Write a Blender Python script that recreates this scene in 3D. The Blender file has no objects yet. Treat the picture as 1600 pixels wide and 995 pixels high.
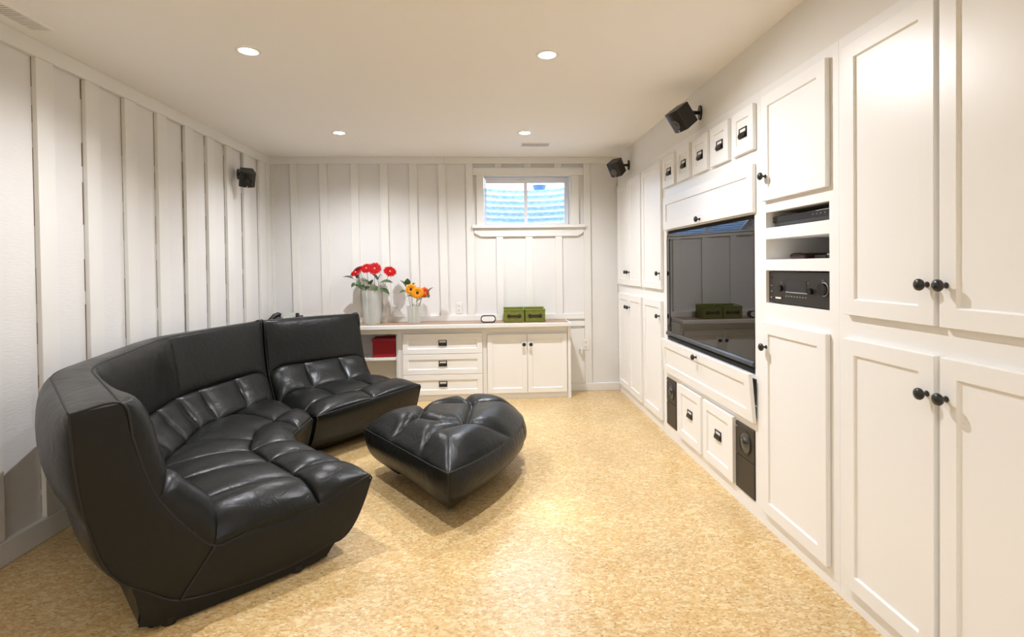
import bpy, bmesh, math, random
from mathutils import Vector, Matrix
random.seed(7)
PI = math.pi
sc = bpy.context.scene
COL = sc.collection

# ------------------------------------------------------------------ camera
def cam_matrix(yaw, pitch, roll):
    return (Matrix.Rotation(yaw, 3, 'Z') @ Matrix.Rotation(pitch, 3, 'X') @ Matrix.Rotation(roll, 3, 'Y'))
cd = bpy.data.cameras.new('camera'); cam = bpy.data.objects.new('camera', cd); COL.objects.link(cam)
Mc = cam_matrix(math.radians(-3.26), math.radians(-.81), math.radians(.69))
r_, f_, u_ = Mc.col[0], Mc.col[1], Mc.col[2]
mw = Matrix(((r_[0], u_[0], -f_[0], 0), (r_[1], u_[1], -f_[1], 0), (r_[2], u_[2], -f_[2], 1.2), (0, 0, 0, 1)))
cam.matrix_world = mw
cd.sensor_width = 36; cd.lens = 815 / 1600 * 36
cd.shift_x = -.00544; cd.shift_y = -.04406
cd.clip_start = .05; cd.clip_end = 60
sc.camera = cam
# ------------------------------------------------------------------ world and exposure
w = bpy.data.worlds.new('world'); sc.world = w; w.use_nodes = True
bg = w.node_tree.nodes['Background']; bg.inputs[0].default_value = (.50, .72, 1, 1); bg.inputs[1].default_value = 9.5
sc.view_settings.view_transform = 'Standard'; sc.view_settings.look = 'None'
sc.view_settings.gamma = 1; sc.view_settings.use_curve_mapping = False
sc.view_settings.exposure = 0.17
# ------------------------------------------------------------------ downlights and added fill lights (each lamp's light)
LIGHT_W = 166; LIGHT_COL = (1, 1.012, 1.07)
LIGHTS = [(-1.112, 2.536, 'recessed downlight in the ceiling nearest the left wall and the camera'),
          (.303, 2.542, 'recessed downlight in the ceiling nearest the built-in cabinets and the camera'),
          (-1.112, 4.04, 'recessed downlight in the ceiling near the left side of the far wall'),
          (.298, 4.027, 'recessed downlight in the ceiling in front of the small window')]
AIM = {0: (-.06, -.16, -1), 1: (.19, -.26, -1), 2: (.0, .05, -1), 3: (.0, .05, -1)}      # gimbal lamps, aimed
ZC = 2.228; XL = -2.012; XR = 1.25; YB = 4.967; YF = -2.9
LIGHTS += [(-1.112, -.45, 'added unseen fill light in the ceiling behind the camera, near the left wall'),  # unseen fill lights, added to brighten the near part of the room
           (.30, -.45, 'added unseen fill light in the ceiling behind the camera, near the cabinets'),
           (-1.112, -1.95, "added unseen ceiling fill light behind the camera, farthest back on the left"),
           (.30, -1.95, 'added unseen ceiling fill light behind the camera, farthest back on the right')]
for i, (x, y, _) in enumerate(LIGHTS):
    ld = bpy.data.lights.new('downlight_or_fill_lamp', 'SPOT'); ld.energy = LIGHT_W * ((.86 if x < 0 else 1) if y > 0 else .45); ld.color = LIGHT_COL
    ld.spot_size = math.radians(150 if i < 4 else 165); ld.spot_blend = 1; ld.shadow_soft_size = .02
    lo = bpy.data.objects.new('downlight_or_fill_lamp', ld); lo.location = (x, y, ZC - .004); COL.objects.link(lo)
    aim = AIM.get(i, (0, 0, -1)); lo.rotation_euler = Vector(aim).to_track_quat('-Z', 'Y').to_euler()

# ------------------------------------------------------------------ helpers
WL = {}
def wloc(o): return WL.get(o.name, Vector((0, 0, 0))) if o else Vector((0, 0, 0))
def tag(o, label=None, cat=None, group=None, kind=None):
    if label: o['label'] = label
    if cat: o['category'] = cat
    if group: o['group'] = group
    if kind: o['kind'] = kind
    return o
def thing(name, loc, label=None, cat=None, group=None, kind=None):
    o = bpy.data.objects.new(name, None); COL.objects.link(o); o.location = loc; o.empty_display_size = .05
    WL[o.name] = Vector(loc)
    return tag(o, label, cat, group, kind)
class MB:
    def __init__(s): s.v = []; s.f = []
    def add(s, vs, fs):
        n = len(s.v); s.v += [Vector(p) for p in vs]; s.f += [tuple(i + n for i in f) for f in fs]; return s
    def box(s, x0, x1, y0, y1, z0, z1):
        return s.add([(x0, y0, z0), (x1, y0, z0), (x1, y1, z0), (x0, y1, z0), (x0, y0, z1), (x1, y0, z1), (x1, y1, z1), (x0, y1, z1)],
                     [(0, 3, 2, 1), (4, 5, 6, 7), (0, 1, 5, 4), (1, 2, 6, 5), (2, 3, 7, 6), (3, 0, 4, 7)])
    def hexa(s, pts):
        return s.add(pts, [(0, 3, 2, 1), (4, 5, 6, 7), (0, 1, 5, 4), (1, 2, 6, 5), (2, 3, 7, 6), (3, 0, 4, 7)])
    def lathe(s, prof, M=Matrix(), n=24, cap=True):
        vs = []; fs = []
        for r, z in prof:
            for k in range(n): a = 2 * PI * k / n; vs.append(M @ Vector((r * math.cos(a), r * math.sin(a), z)))
        for j in range(len(prof) - 1):
            for k in range(n): fs.append((j * n + k, j * n + (k + 1) % n, (j + 1) * n + (k + 1) % n, (j + 1) * n + k))
        if cap:
            fs.append(tuple(reversed(range(n)))); b = (len(prof) - 1) * n; fs.append(tuple(range(b, b + n)))
        return s.add(vs, fs)
    def tube(s, pts, r, n=8, closed=False):
        pts = [Vector(p) for p in pts]; m = len(pts); vs = []; fs = []; up = None
        for i, p in enumerate(pts):
            a = pts[(i - 1) % m] if (closed or i > 0) else p; b = pts[(i + 1) % m] if (closed or i < m - 1) else p
            d = (b - a).normalized() if (b - a).length > 1e-9 else Vector((0, 0, 1))
            if up is None:
                up = Vector((0, 0, 1)) if abs(d.z) < .9 else Vector((1, 0, 0))
            x = d.cross(up).normalized(); up = x.cross(d).normalized()
            rr = r[i] if isinstance(r, (list, tuple)) else r
            for k in range(n): t = 2 * PI * k / n; vs.append(p + (x * math.cos(t) + up * math.sin(t)) * rr)
        for i in range(m if closed else m - 1):
            j = (i + 1) % m
            for k in range(n): fs.append((i * n + k, i * n + (k + 1) % n, j * n + (k + 1) % n, j * n + k))
        if not closed:
            fs.append(tuple(reversed(range(n)))); fs.append(tuple(range((m - 1) * n, m * n)))
        return s.add(vs, fs)
    def prism(s, poly, ext, mp):      # poly in (a,b); extruded c0..c1; mp(a,b,c)->xyz
        n = len(poly); vs = [mp(a, b, ext[0]) for a, b in poly] + [mp(a, b, ext[1]) for a, b in poly]
        fs = [tuple(range(n)), tuple(reversed(range(n, 2 * n)))] + [(i, i + n, (i + 1) % n + n, (i + 1) % n) for i in range(n)]
        return s.add(vs, fs)
    def grid(s, fn, nu, nv):
        vs = [fn(i, j) for i in range(nu + 1) for j in range(nv + 1)]
        fs = [(i * (nv + 1) + j, (i + 1) * (nv + 1) + j, (i + 1) * (nv + 1) + j + 1, i * (nv + 1) + j + 1) for i in range(nu) for j in range(nv)]
        return s.add(vs, fs)
    def build(s, name, mat, parent=None, smooth=False, bevel=0, weld=False, org=None, seg=1, recalc=True):
        wl = wloc(parent); base = wl if parent else Vector(org or (0, 0, 0))
        me = bpy.data.meshes.new(name)
        me.from_pydata([p - base for p in s.v], [], s.f)
        bm = bmesh.new(); bm.from_mesh(me)
        if weld: bmesh.ops.remove_doubles(bm, verts=bm.verts, dist=.0004)
        if recalc: bmesh.ops.recalc_face_normals(bm, faces=bm.faces)
        if bevel:
            es = [e for e in bm.edges if len(e.link_faces) == 2 and e.calc_face_angle(0) > .6]
            bmesh.ops.bevel(bm, geom=es, offset=bevel, segments=seg, affect='EDGES', profile=.5, clamp_overlap=True)
        if smooth:
            for f in bm.faces: f.smooth = True
        bm.to_mesh(me); bm.free()
        if smooth == 'auto':
            try: me.set_sharp_from_angle(angle=.7)
            except Exception: pass
        me.materials.append(mat)
        o = bpy.data.objects.new(name, me); COL.objects.link(o)
        if parent: o.parent = parent
        else: o.location = base
        WL[o.name] = Vector(base)
        return o
def axis_m(loc, z):
    z = Vector(z).normalized(); q = Vector((0, 0, 1)).rotation_difference(z)
    return Matrix.Translation(loc) @ q.to_matrix().to_4x4()

# ------------------------------------------------------------------ materials
def mat(name, col, rough=.5, metal=0, coat=0, spec=.5, **kw):
    m = bpy.data.materials.new(name); m.use_nodes = True; nt = m.node_tree; b = nt.nodes['Principled BSDF']
    b.inputs['Base Color'].default_value = (*col, 1); b.inputs['Roughness'].default_value = rough
    b.inputs['Metallic'].default_value = metal; b.inputs['Coat Weight'].default_value = coat
    b.inputs['Specular IOR Level'].default_value = spec
    for k, v in kw.items(): b.inputs[k.replace('_', ' ')].default_value = v
    return m
def node(m, t, **kw):
    n = m.node_tree.nodes.new(t)
    for k, v in kw.items():
        if hasattr(n, k) and not k.startswith('i_'): setattr(n, k, v)
        else: n.inputs[k[2:].replace('_', ' ')].default_value = v
    return n
def link(m, a, b): m.node_tree.links.new(a, b)
def ramp(m, stops, src=None, interp='LINEAR'):
    r = m.node_tree.nodes.new('ShaderNodeValToRGB'); r.color_ramp.interpolation = interp
    cr = r.color_ramp
    while len(cr.elements) < len(stops): cr.elements.new(.5)
    for e, (p, c) in zip(cr.elements, stops):
        e.position = p; e.color = (*c, 1) if not isinstance(c, (int, float)) else (c, c, c, 1)
    if src: link(m, src, r.inputs[0])
    return r
def coords(m, scale=(1, 1, 1)):
    tc = node(m, 'ShaderNodeTexCoord'); mp = node(m, 'ShaderNodeMapping'); mp.inputs['Scale'].default_value = scale
    link(m, tc.outputs['Object'], mp.inputs[0]); return mp.outputs[0]
def bump(m, src, strength=.2, dist=.002, prev=None):
    b = node(m, 'ShaderNodeBump'); b.inputs['Strength'].default_value = strength; b.inputs['Distance'].default_value = dist
    link(m, src, b.inputs['Height'])
    if prev: link(m, prev, b.inputs['Normal'])
    link(m, b.outputs[0], m.node_tree.nodes['Principled BSDF'].inputs['Normal']); return b.outputs[0]
def noise(m, vec, scale, detail=3, rough=.5):
    n = node(m, 'ShaderNodeTexNoise'); n.inputs['Scale'].default_value = scale; n.inputs['Detail'].default_value = detail
    n.inputs['Roughness'].default_value = rough; link(m, vec, n.inputs['Vector']); return n.outputs['Fac']
def bsdf(m): return m.node_tree.nodes['Principled BSDF']

WHITE_ = (.80, .775, .715)
M = {}
def wood_paint(name, col, rough, sc3, st, d):
    m = mat(name, col, rough); v = coords(m, sc3)
    n1 = noise(m, v, 22, 6, .65); n2 = noise(m, coords(m), 7, 2)
    p = bump(m, n1, st, d); bump(m, n2, .15, .004, p)
    r = ramp(m, [(.3, tuple(c * .965 for c in col)), (.7, col)], noise(m, coords(m), 3.1, 4)); link(m, r.outputs[0], bsdf(m).inputs['Base Color'])
    return m
M['plank'] = wood_paint('rough_sawn_white_boards', (.795, .785, .765), .55, (1, 1, 8), .55, .0022)
M['batten'] = wood_paint('painted_batten', (.81, .80, .765), .5, (5, 5, .5), .2, .001)
M['trim'] = mat('painted_trim', (.83, .82, .785), .42)
M['cab'] = mat('satin_cabinet_paint', (.91, .90, .87), .34)
v_ = coords(M['cab'], (1, 1, .12)); bump(M['cab'], noise(M['cab'], v_, 60, 3), .06, .0008)
M['ceil'] = mat('ceiling_paint', (.95, .93, .895), .9); bump(M['ceil'], noise(M['ceil'], coords(M['ceil']), 90, 3), .05, .001)
M['rwall'] = mat('drywall_paint', (.84, .82, .775), .7)
M['crack'] = mat('bare_wood_gap', (.22, .15, .09), .9)
M['knob'] = mat('black_knob', (.012, .013, .012), .32, 0, .2)
M['pull'] = mat('dark_bronze_pull', (.03, .026, .02), .35, .6)
M['card'] = mat('white_card', (.85, .85, .83), .7)
M['plastic'] = mat('white_plastic', (.84, .82, .77), .3)
M['slot'] = mat('dark_slot', (.03, .025, .02), .8)
M['blackgloss'] = mat('black_gloss', (.006, .006, .007), .08)
M['blackplastic'] = mat('black_plastic', (.014, .013, .012), .38)
M['darkgrey'] = mat('dark_grey_bezel', (.03, .034, .038), .22)
M['vinyl'] = mat('white_vinyl', (.88, .89, .93), .3)
M['dark'] = mat('dark_inside', (.02, .018, .015), .9)
M['liner'] = mat('cabinet_interior', (.74, .70, .60), .6)
# TV glass
M['screen'] = mat('tv_screen', (.008, .006, .005), .015, spec=.55)
# cork floor
m = mat('cork_floor', (.6, .4, .2), .32, coat=.25); M['cork'] = m
b = bsdf(m); b.inputs['Coat Roughness'].default_value = .16
c0 = coords(m)
nz = noise(m, c0, 9, 4)
wv = node(m, 'ShaderNodeVectorMath', operation='MULTIPLY_ADD'); link(m, c0, wv.inputs[0]); wv.inputs[1].default_value = (1, 1, 1)
nt3 = node(m, 'ShaderNodeTexNoise'); nt3.inputs['Scale'].default_value = 26; nt3.inputs['Detail'].default_value = 3; link(m, c0, nt3.inputs['Vector'])
sc_ = node(m, 'ShaderNodeVectorMath', operation='SCALE'); link(m, nt3.outputs['Color'], sc_.inputs[0]); sc_.inputs['Scale'].default_value = .022
link(m, sc_.outputs[0], wv.inputs[2])
vo = node(m, 'ShaderNodeTexVoronoi'); vo.inputs['Scale'].default_value = 1; mpc = node(m, 'ShaderNodeMapping'); mpc.inputs['Scale'].default_value = (95, 140, 100); link(m, wv.outputs[0], mpc.inputs[0]); link(m, mpc.outputs[0], vo.inputs['Vector'])
sep = node(m, 'ShaderNodeSeparateColor'); link(m, vo.outputs['Color'], sep.inputs[0])
rp = ramp(m, [(0, (.56, .34, .125)), (.3, (.67, .445, .185)), (.6, (.71, .49, .22)), (.86, (.75, .56, .28)), (1, (.84, .70, .44))], sep.outputs[0])
vo2 = node(m, 'ShaderNodeTexVoronoi'); vo2.inputs['Scale'].default_value = 1; mpd = node(m, 'ShaderNodeMapping'); mpd.inputs['Scale'].default_value = (38, 66, 50); link(m, wv.outputs[0], mpd.inputs[0]); link(m, mpd.outputs[0], vo2.inputs['Vector'])
sep2 = node(m, 'ShaderNodeSeparateColor'); link(m, vo2.outputs['Color'], sep2.inputs[0])
big = ramp(m, [(.86, 0), (.90, .8)], sep2.outputs[1])
mx = node(m, 'ShaderNodeMix', data_type='RGBA'); link(m, big.outputs[0], mx.inputs[0]); link(m, rp.outputs[0], mx.inputs[6]); mx.inputs[7].default_value = (.80, .63, .34, 1)
fl = ramp(m, [(.335, 1), (.385, 0)], noise(m, coords(m, (.55, 1, 1)), 105, 3, .6))
mx2 = node(m, 'ShaderNodeMix', data_type='RGBA'); link(m, mx.outputs[2], mx2.inputs[6]); mx2.inputs[7].default_value = (.26, .12, .04, 1)
ml = node(m, 'ShaderNodeMath', operation='MULTIPLY'); link(m, fl.outputs[0], ml.inputs[0]); ml.inputs[1].default_value = .85; link(m, ml.outputs[0], mx2.inputs[0])
lg = ramp(m, [(.3, .82), (.7, .99)], noise(m, c0, 2.3, 3))
mx3 = node(m, 'ShaderNodeMix', data_type='RGBA', blend_type='MULTIPLY'); mx3.inputs[0].default_value = 1; link(m, mx2.outputs[2], mx3.inputs[6]); link(m, lg.outputs[0], mx3.inputs[7])
link(m, mx3.outputs[2], b.inputs['Base Color'])
bump(m, sep.outputs[0], .05, .0006)
# leather
m = mat('black_leather', (.0070, .0078, .0072), .28, spec=.30); M['leather'] = m
c0 = coords(m)
vl = node(m, 'ShaderNodeTexVoronoi', feature='DISTANCE_TO_EDGE'); vl.inputs['Scale'].default_value = 420; link(m, c0, vl.inputs['Vector'])
p1 = bump(m, vl.outputs['Distance'], .12, .0008)
wr = node(m, 'ShaderNodeTexNoise'); wr.inputs['Scale'].default_value = 16; wr.inputs['Detail'].default_value = 4; wr.inputs['Distortion'].default_value = 1.4; link(m, c0, wr.inputs['Vector'])
p2 = bump(m, wr.outputs['Fac'], .33, .008, p1)
rr = ramp(m, [(.3, .30), (.7, .39)], noise(m, c0, 6, 3)); link(m, rr.outputs[0], bsdf(m).inputs['Roughness'])
M['seam'] = mat('leather_piping', (.006, .006, .006), .55)
M['foot'] = mat('black_foot', (.008, .008, .008), .5)
# countertop cork-brown
m = mat('brown_counter_top', (.36, .23, .15), .4); M['ctop'] = m
r = ramp(m, [(.3, (.27, .165, .105)), (.7, (.42, .28, .19))], noise(m, coords(m, (1, 1, 1)), 60, 4)); link(m, r.outputs[0], bsdf(m).inputs['Base Color'])
# green weave
m = mat('green_woven', (.17, .20, .04), .8, spec=.1); M['green'] = m
wa = node(m, 'ShaderNodeTexWave', wave_type='BANDS', bands_direction='DIAGONAL'); wa.inputs['Scale'].default_value = 34; wa.inputs['Distortion'].default_value = 9; wa.inputs['Detail Scale'].default_value = 2.5; link(m, coords(m), wa.inputs['Vector'])
r = ramp(m, [(.2, (.15, .185, .032)), (.8, (.225, .255, .055))], wa.outputs['Fac']); link(m, r.outputs[0], bsdf(m).inputs['Base Color']); bump(m, wa.outputs['Fac'], .6, .003)
M['brownleather'] = mat('dark_brown_leather', (.035, .014, .012), .45)
M['red'] = mat('red_fabric_box', (.30, .006, .012), .75); bump(M['red'], noise(M['red'], coords(M['red']), 300, 2), .3, .001)
M['petal_red'] = mat('red_petals', (.42, .003, .006), .6, spec=.15)
M['petal_dark'] = mat('dark_red_petals', (.16, .002, .006), .6, spec=.15)
M['petal_yel'] = mat('yellow_orange_petals', (.80, .30, .008), .55, spec=.2)
M['petal_or'] = mat('orange_red_petals', (.70, .075, .02), .55, spec=.2)
M['disc_y'] = mat('cream_flower_centre', (.85, .5, .25), .8)
M['disc_k'] = mat('dark_flower_centre', (.03, .006, .008), .8)
M['stem'] = mat('green_stem', (.14, .20, .05), .6)
M['stem_r'] = mat('reddish_stem', (.22, .13, .07), .6)
M['leaf'] = mat('dark_green_leaf', (.035, .085, .018), .4)
m = mat('frosted_ribbed_glass', (.88, .90, .85), .34, Transmission_Weight=.5, IOR=1.25, Alpha=.48); M['vase'] = m
wv_ = node(m, 'ShaderNodeTexNoise'); wv_.inputs['Scale'].default_value = 40; link(m, coords(m, (1, 1, .08)), wv_.inputs['Vector']); bump(m, wv_.outputs['Fac'], .6, .004)
# window glass
m = bpy.data.materials.new('window_glass'); m.use_nodes = True; nt = m.node_tree; nt.nodes.clear(); M['glass'] = m
o_ = nt.nodes.new('ShaderNodeOutputMaterial'); t_ = nt.nodes.new('ShaderNodeBsdfTransparent'); g_ = nt.nodes.new('ShaderNodeBsdfGlossy'); g_.inputs['Roughness'].default_value = .0
x_ = nt.nodes.new('ShaderNodeMixShader'); fr = nt.nodes.new('ShaderNodeFresnel'); fr.inputs[0].default_value = 1.5
nt.links.new(fr.outputs[0], x_.inputs[0]); nt.links.new(t_.outputs[0], x_.inputs[1]); nt.links.new(g_.outputs[0], x_.inputs[2]); nt.links.new(x_.outputs[0], o_.inputs[0])
# galvanised steel
m = mat('galvanised_steel', (.62, .66, .70), .5, .3); M['steel'] = m
r = ramp(m, [(.35, (.36, .46, .62)), (.6, (.72, .79, .88))], noise(m, coords(m, (1, 1, 3)), 24, 5, .7)); link(m, r.outputs[0], bsdf(m).inputs['Base Color'])
M['gravel'] = mat('pale_gravel', (.6, .62, .64), .9)
M['bucket'] = mat('blue_bucket', (.03, .075, .22), .5)
m = mat('lamp_glow', (1, 1, 1), .5); M['glow'] = m
bsdf(m).inputs['Emission Color'].default_value = (1, .93, .82, 1); bsdf(m).inputs['Emission Strength'].default_value = 40
M['cone'] = mat('speaker_cone', (.12, .125, .13), .22, .85)
M['grille'] = mat('speaker_body_brown_black', (.022, .017, .013), .42)
M['lcd'] = mat('grey_lcd', (.45, .46, .40), .3); M['faint'] = mat('faint_grey_marks', (.74, .73, .71), .5)
M['silver'] = mat('silver_marks', (.6, .6, .58), .4, .5)
M['silverknob'] = mat('dark_metal_knob', (.05, .05, .05), .2, .9)
M['led'] = mat('amber_led', (.8, .6, .4), .5); bsdf(M['led']).inputs['Emission Color'].default_value = (1, .75, .5, 1); bsdf(M['led']).inputs['Emission Strength'].default_value = 1.2

# ================================================================== ROOM SHELL
fl_ = MB().box(XL - .1, XR + .6, YF - .1, YB + .1, -.08, 0).build('floor', M['cork']); tag(fl_, kind='structure')
# ceiling with round holes left for the cans is kept simple: slab with the cans hung just inside
ce = MB().box(XL - .1, XR + .6, YF - .1, YB + .1, ZC, ZC + .1).build('ceiling', M['ceil']); tag(ce, kind='structure')

# left wall: backing + planks + battens
wl_ = thing('wall_left', (XL, YF, 0), kind='structure')
MB().box(XL - .12, XL - .018, YF - .1, YB + .1, 0, ZC).build('backing', M['dark'], wl_)
BT = [(-2.808 + .302 * k) for k in range(13)]                       # battens behind the camera and beside it
BT = [b for b in BT if b < 1.1] + [1.24, 1.54, 1.84, 2.148, 2.442, 2.726, 3.011, 3.291, 3.584, 3.857, 4.130, 4.412, 4.70]
WID = .094
cent = [b + WID / 2 for b in BT]
edges_ = [YF] + cent[:-1] + [YB]
for i in range(len(edges_) - 1):
    a, b2 = edges_[i] + .002, edges_[i + 1] - .002; d = random.uniform(-.0015, .0015)
    MB().box(XL - .018, XL + d, a, b2, 0, ZC - .001).build('plank', M['plank'], wl_, bevel=.0015)
for i, y in enumerate(BT):
    wv2 = WID if i < len(BT) - 1 else .10
    t0 = random.uniform(-.002, .002); t1 = random.uniform(-.002, .002); y1 = y + wv2 if i < len(BT) - 1 else YB - .14
    x0, x1 = XL + .0022, XL + .024
    z0, z1 = .10, 2.154
    MB().hexa([(x0, y + t0, z0), (x1, y + t0, z0), (x1, y1 + t0, z0), (x0, y1 + t0, z0), (x0, y + t1, z1), (x1, y + t1, z1), (x1, y1 + t1, z1), (x0, y1 + t1, z1)]).build('batten', M['batten'], wl_, bevel=.0012)
    if 1.5 < y < 4.6:     # strip of bare wood showing in the open joint on the near side of the batten
        g = MB(); zz = z0 + .02
        while zz < z1 - .03:
            ln = random.uniform(.05, .35); th = random.uniform(.0004, .0014)
            g.box(XL + .0005, XL + .0032, y + t0 - th, y + t0 + .001, zz, min(zz + ln, z1)); zz += ln + random.uniform(.01, .22)
        g.build('joint_gap', M['crack'], wl_)
MB().box(XL + .001, XL + .024, YB - .13, YB - .03, .0, 2.155).build('corner_post', M['batten'], wl_, bevel=.0012)
tag(MB().box(XL + .001, XL + .028, YF, YB - .001, 2.154, ZC - .0005).build('trim_1', M['trim'], bevel=.0015), kind='structure')
tag(MB().box(XL + .001, XL + .028, YF, YB - .02, .0005, .098).build('baseboard_left', M['batten'], bevel=.002), kind='structure')

# back wall
wb = thing('wall_back', (0, YB, 0), kind='structure')
YW = YB; YP = 4.952   # plank face, batten face 4.93
WX0, WX1, WZ0, WZ1 = -.028, .790, 1.589, 2.060
bk = MB()
bk.box(XL - .1, WX0 - .02, YW, YW + .02, 0, ZC); bk.box(WX1 + .02, XR + .6, YW, YW + .02, 0, ZC)
bk.box(WX0 - .02, WX1 + .02, YW, YW + .02, 0, WZ0 - .02); bk.box(WX0 - .02, WX1 + .02, YW, YW + .02, WZ1 + .02, ZC)
bk.build('backing', M['dark'], wb)
BX = [(-1.812, -1.749), (-1.548, -1.478), (-1.262, -1.191), (-.997, -.924), (-.725, -.654), (-.457, -.388), (-.197, -.130), (.078, .141), (.354, .421), (.638, .705), (.918, .983)]
cx_ = [XL + .022] + [(a + b2) / 2 for a, b2 in BX] + [XR - .001]
for i in range(len(cx_) - 1):
    a, b2 = cx_[i] + .0015, cx_[i + 1] - .0015; d = random.uniform(-.0015, .0015)
    if a < WX1 and b2 > WX0:          # boards cut around the window
        MB().box(a, b2, YP + d, YW, 0, WZ0 - .045).build('plank', M['plank'], wb, bevel=.0012)
        MB().box(a, b2, YP + d, YW, WZ1 + .01, ZC - .001).build('plank', M['plank'], wb, bevel=.0012)
        if a < WX0 - .03: MB().box(a, WX0 - .012, YP + d, YW, WZ0 - .043, WZ1 + .008).build('plank', M['plank'], wb, bevel=.0012)
        if b2 > WX1 + .03: MB().box(WX1 + .012, b2, YP + d, YW, WZ0 - .043, WZ1 + .008).build('plank', M['plank'], wb, bevel=.0012)
    else:
        MB().box(a, b2, YP + d, YW, 0, ZC - .001).build('plank', M['plank'], wb, bevel=.0012)
LEAN = .013
def batten_b(a, b2, z0, z1, lean=0):
    y0, y1 = 4.930, YP + .0015
    MB().hexa([(a + lean, y0, z0), (b2 + lean, y0, z0), (b2 + lean, y1, z0), (a + lean, y1, z0), (a, y0, z1), (b2, y0, z1), (b2, y1, z1), (a, y1, z1)]).build('batten', M['batten'], wb, bevel=.0012)
for i, (a, b2) in enumerate(BX):
    if i in (7, 8, 9):
        batten_b(a, b2, 2.126, 2.166); batten_b(a + .006, b2 + .006, .742, 1.478)
    elif i == 10: batten_b(a, b2, .072, 2.166)
    else: batten_b(a, b2, .742, 2.166, random.uniform(.004, .016))
MB().box(XL + .024, XL + .045, 4.93, YP, .0, 2.166).build('batten', M['batten'], wb, bevel=.001)
tag(MB().box(XL + .02, -.40, 4.926, YP, 2.166, ZC - .0005).box(-.398, XR, 4.926, YP, 2.166, ZC - .0005).build('trim_2', M['trim'], bevel=.0012), kind='structure')
tag(MB().box(XL + .02, .917, 4.928, YP, .69, .742).build('trim_3', M['trim'], bevel=.0012), kind='structure')
tag(MB().box(.745, .917, 4.928, YP, .622, .668).build('trim_4', M['trim'], bevel=.0012), kind='structure')
tag(MB().box(.745, .917, 4.934, YP, .0725, .595).build('trim_5', M['batten'], bevel=.0012), kind='structure')
tag(MB().box(.745, XR - .002, 4.922, YP, .0005, .072).build('baseboard_back', M['trim'], bevel=.002), kind='structure')

# window
wn = thing('window_1', (.38, 4.93, WZ0), kind='structure')
def wbx(nm, x0, x1, y0, y1, z0, z1, m='trim', bv=.0015): return MB().box(x0, x1, y0, y1, z0, z1).build(nm, M[m], wn, bevel=bv)
wbx('head_casing', -.130, .917, 4.921, 4.95, WZ1 - .005, 2.126)
wbx('side_casing', -.098, WX0 - .001, 4.922, 4.95, WZ0 + .001, WZ1 - .006)
wbx('side_casing', WX1 + .012, WX1 + .082, 4.922, 4.95, WZ0 + .001, WZ1 - .006)
wbx('sill', -.140, .924, 4.895, 5.06, WZ0 - .03, WZ0)
ap = MB().prism([(-.124, 1.558), (.917, 1.558), (.917, 1.515), (.855, 1.480), (-.060, 1.480), (-.124, 1.515)], (4.926, YP - .001), lambda a, b, c: (a, c, b)); ap.build('apron', M['trim'], wn, bevel=.001)
jb = MB(); jb.box(WX0 - .012, WX0, 4.93, 5.14, WZ0, WZ1 - .0002).box(WX1, WX1 + .012, 4.93, 5.14, WZ0, WZ1 - .0002).box(WX0 - .012, WX1 + .012, 4.93, 5.14, WZ1, WZ1 + .012)
jb.build('jamb', M['trim'], wn)
fy0, fy1 = 5.03, 5.07
fz0, fz1, fx0, fx1 = 1.592, 2.056, -.024, .786
fr_ = MB(); fr_.box(fx0, fx1, fy0, fy1, fz1 - .02, fz1).box(fx0, fx1, fy0, fy1, fz0 - .006, fz0 + .008).box(fx0, fx0 + .010, fy0, fy1, fz0 + .0082, fz1 - .0202).box(fx1 - .026, fx1, fy0, fy1, fz0 + .0082, fz1 - .0202)
fr_.build('frame', M['vinyl'], wn, bevel=.001)
for (a, b2, yo) in ((fx0 + .011, .392, .012), (.358, fx1 - .027, 0)):
    s = MB(); y0, y1 = fy0 + .004 + yo, fy0 + .020 + yo
    s.box(a, b2, y0, y1, fz1 - .057, fz1 - .021).box(a, b2, y0, y1, fz0 + .009, fz0 + .022)
    s.box(a, a + (.008 if yo else .032), y0, y1, fz0 + .0222, fz1 - .0572).box(b2 - (.032 if yo else .010), b2, y0, y1, fz0 + .0222, fz1 - .0572)
    so = s.build('sash', M['vinyl'], wn, bevel=.001)
    MB().box(a + .008, b2 - .01, y0 + .006, y0 + .010, fz0 + .015, fz1 - .03).build('pane', M['glass'], so)
# window well outside
ww = thing('wall_outside_well', (.38, 5.6, 1.4), kind='structure')
def well(i, j):
    a = PI * i / 40; z = 1.42 + (2.022 - 1.42) * j / 84
    rr_ = .013 * math.cos(2 * PI * (z - 1.995) / .0615)
    return (.38 + (.62 + rr_) * math.cos(a), 5.10 + (.58 + rr_) * math.sin(a), z)
MB().grid(well, 40, 84).build('corrugated_sheet', M['steel'], ww, smooth=True)
MB().box(-.4, 1.2, 5.1, 5.9, 1.36, 1.42).build('gravel_bed', M['gravel'], ww)
ob = MB(); ob.box(-1.2, 2, 5.0, 5.12, 2.10, 2.6); ob.box(-1.2, -.26, 5.02, 5.12, 1.3, 2.1); ob.box(1.02, 2.0, 5.02, 5.12, 1.3, 2.1); ob.box(-.26, 1.02, 5.02, 5.10, 1.3, 1.585)
ob.build('foundation', M['gravel'], ww)
t = thing('bucket', (.60, 5.95, 2.02), 'blue bucket-like shape seen through the right window pane above the well rim', 'bucket')
MB().lathe([(.052, 2.02), (.078, 2.105), (.084, 2.108), (.084, 2.116), (.078, 2.116), (.05, 2.03)], Matrix.Translation((.60, 5.95, 0)), 20).build('pail', M['bucket'], t, smooth='auto')
MB().tube([(.60 + .082 * math.cos(a), 5.95 - .02, 2.11 + .07 * math.sin(a)) for a in [PI * k / 10 for k in range(11)]], .003, 6).build('handle', M['bucket'], t)
tag(MB().box(-1.5, 2.2, 5.72, 8.5, 1.93, 2.018).build('ground_outside', M['gravel']), kind='structure')

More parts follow.
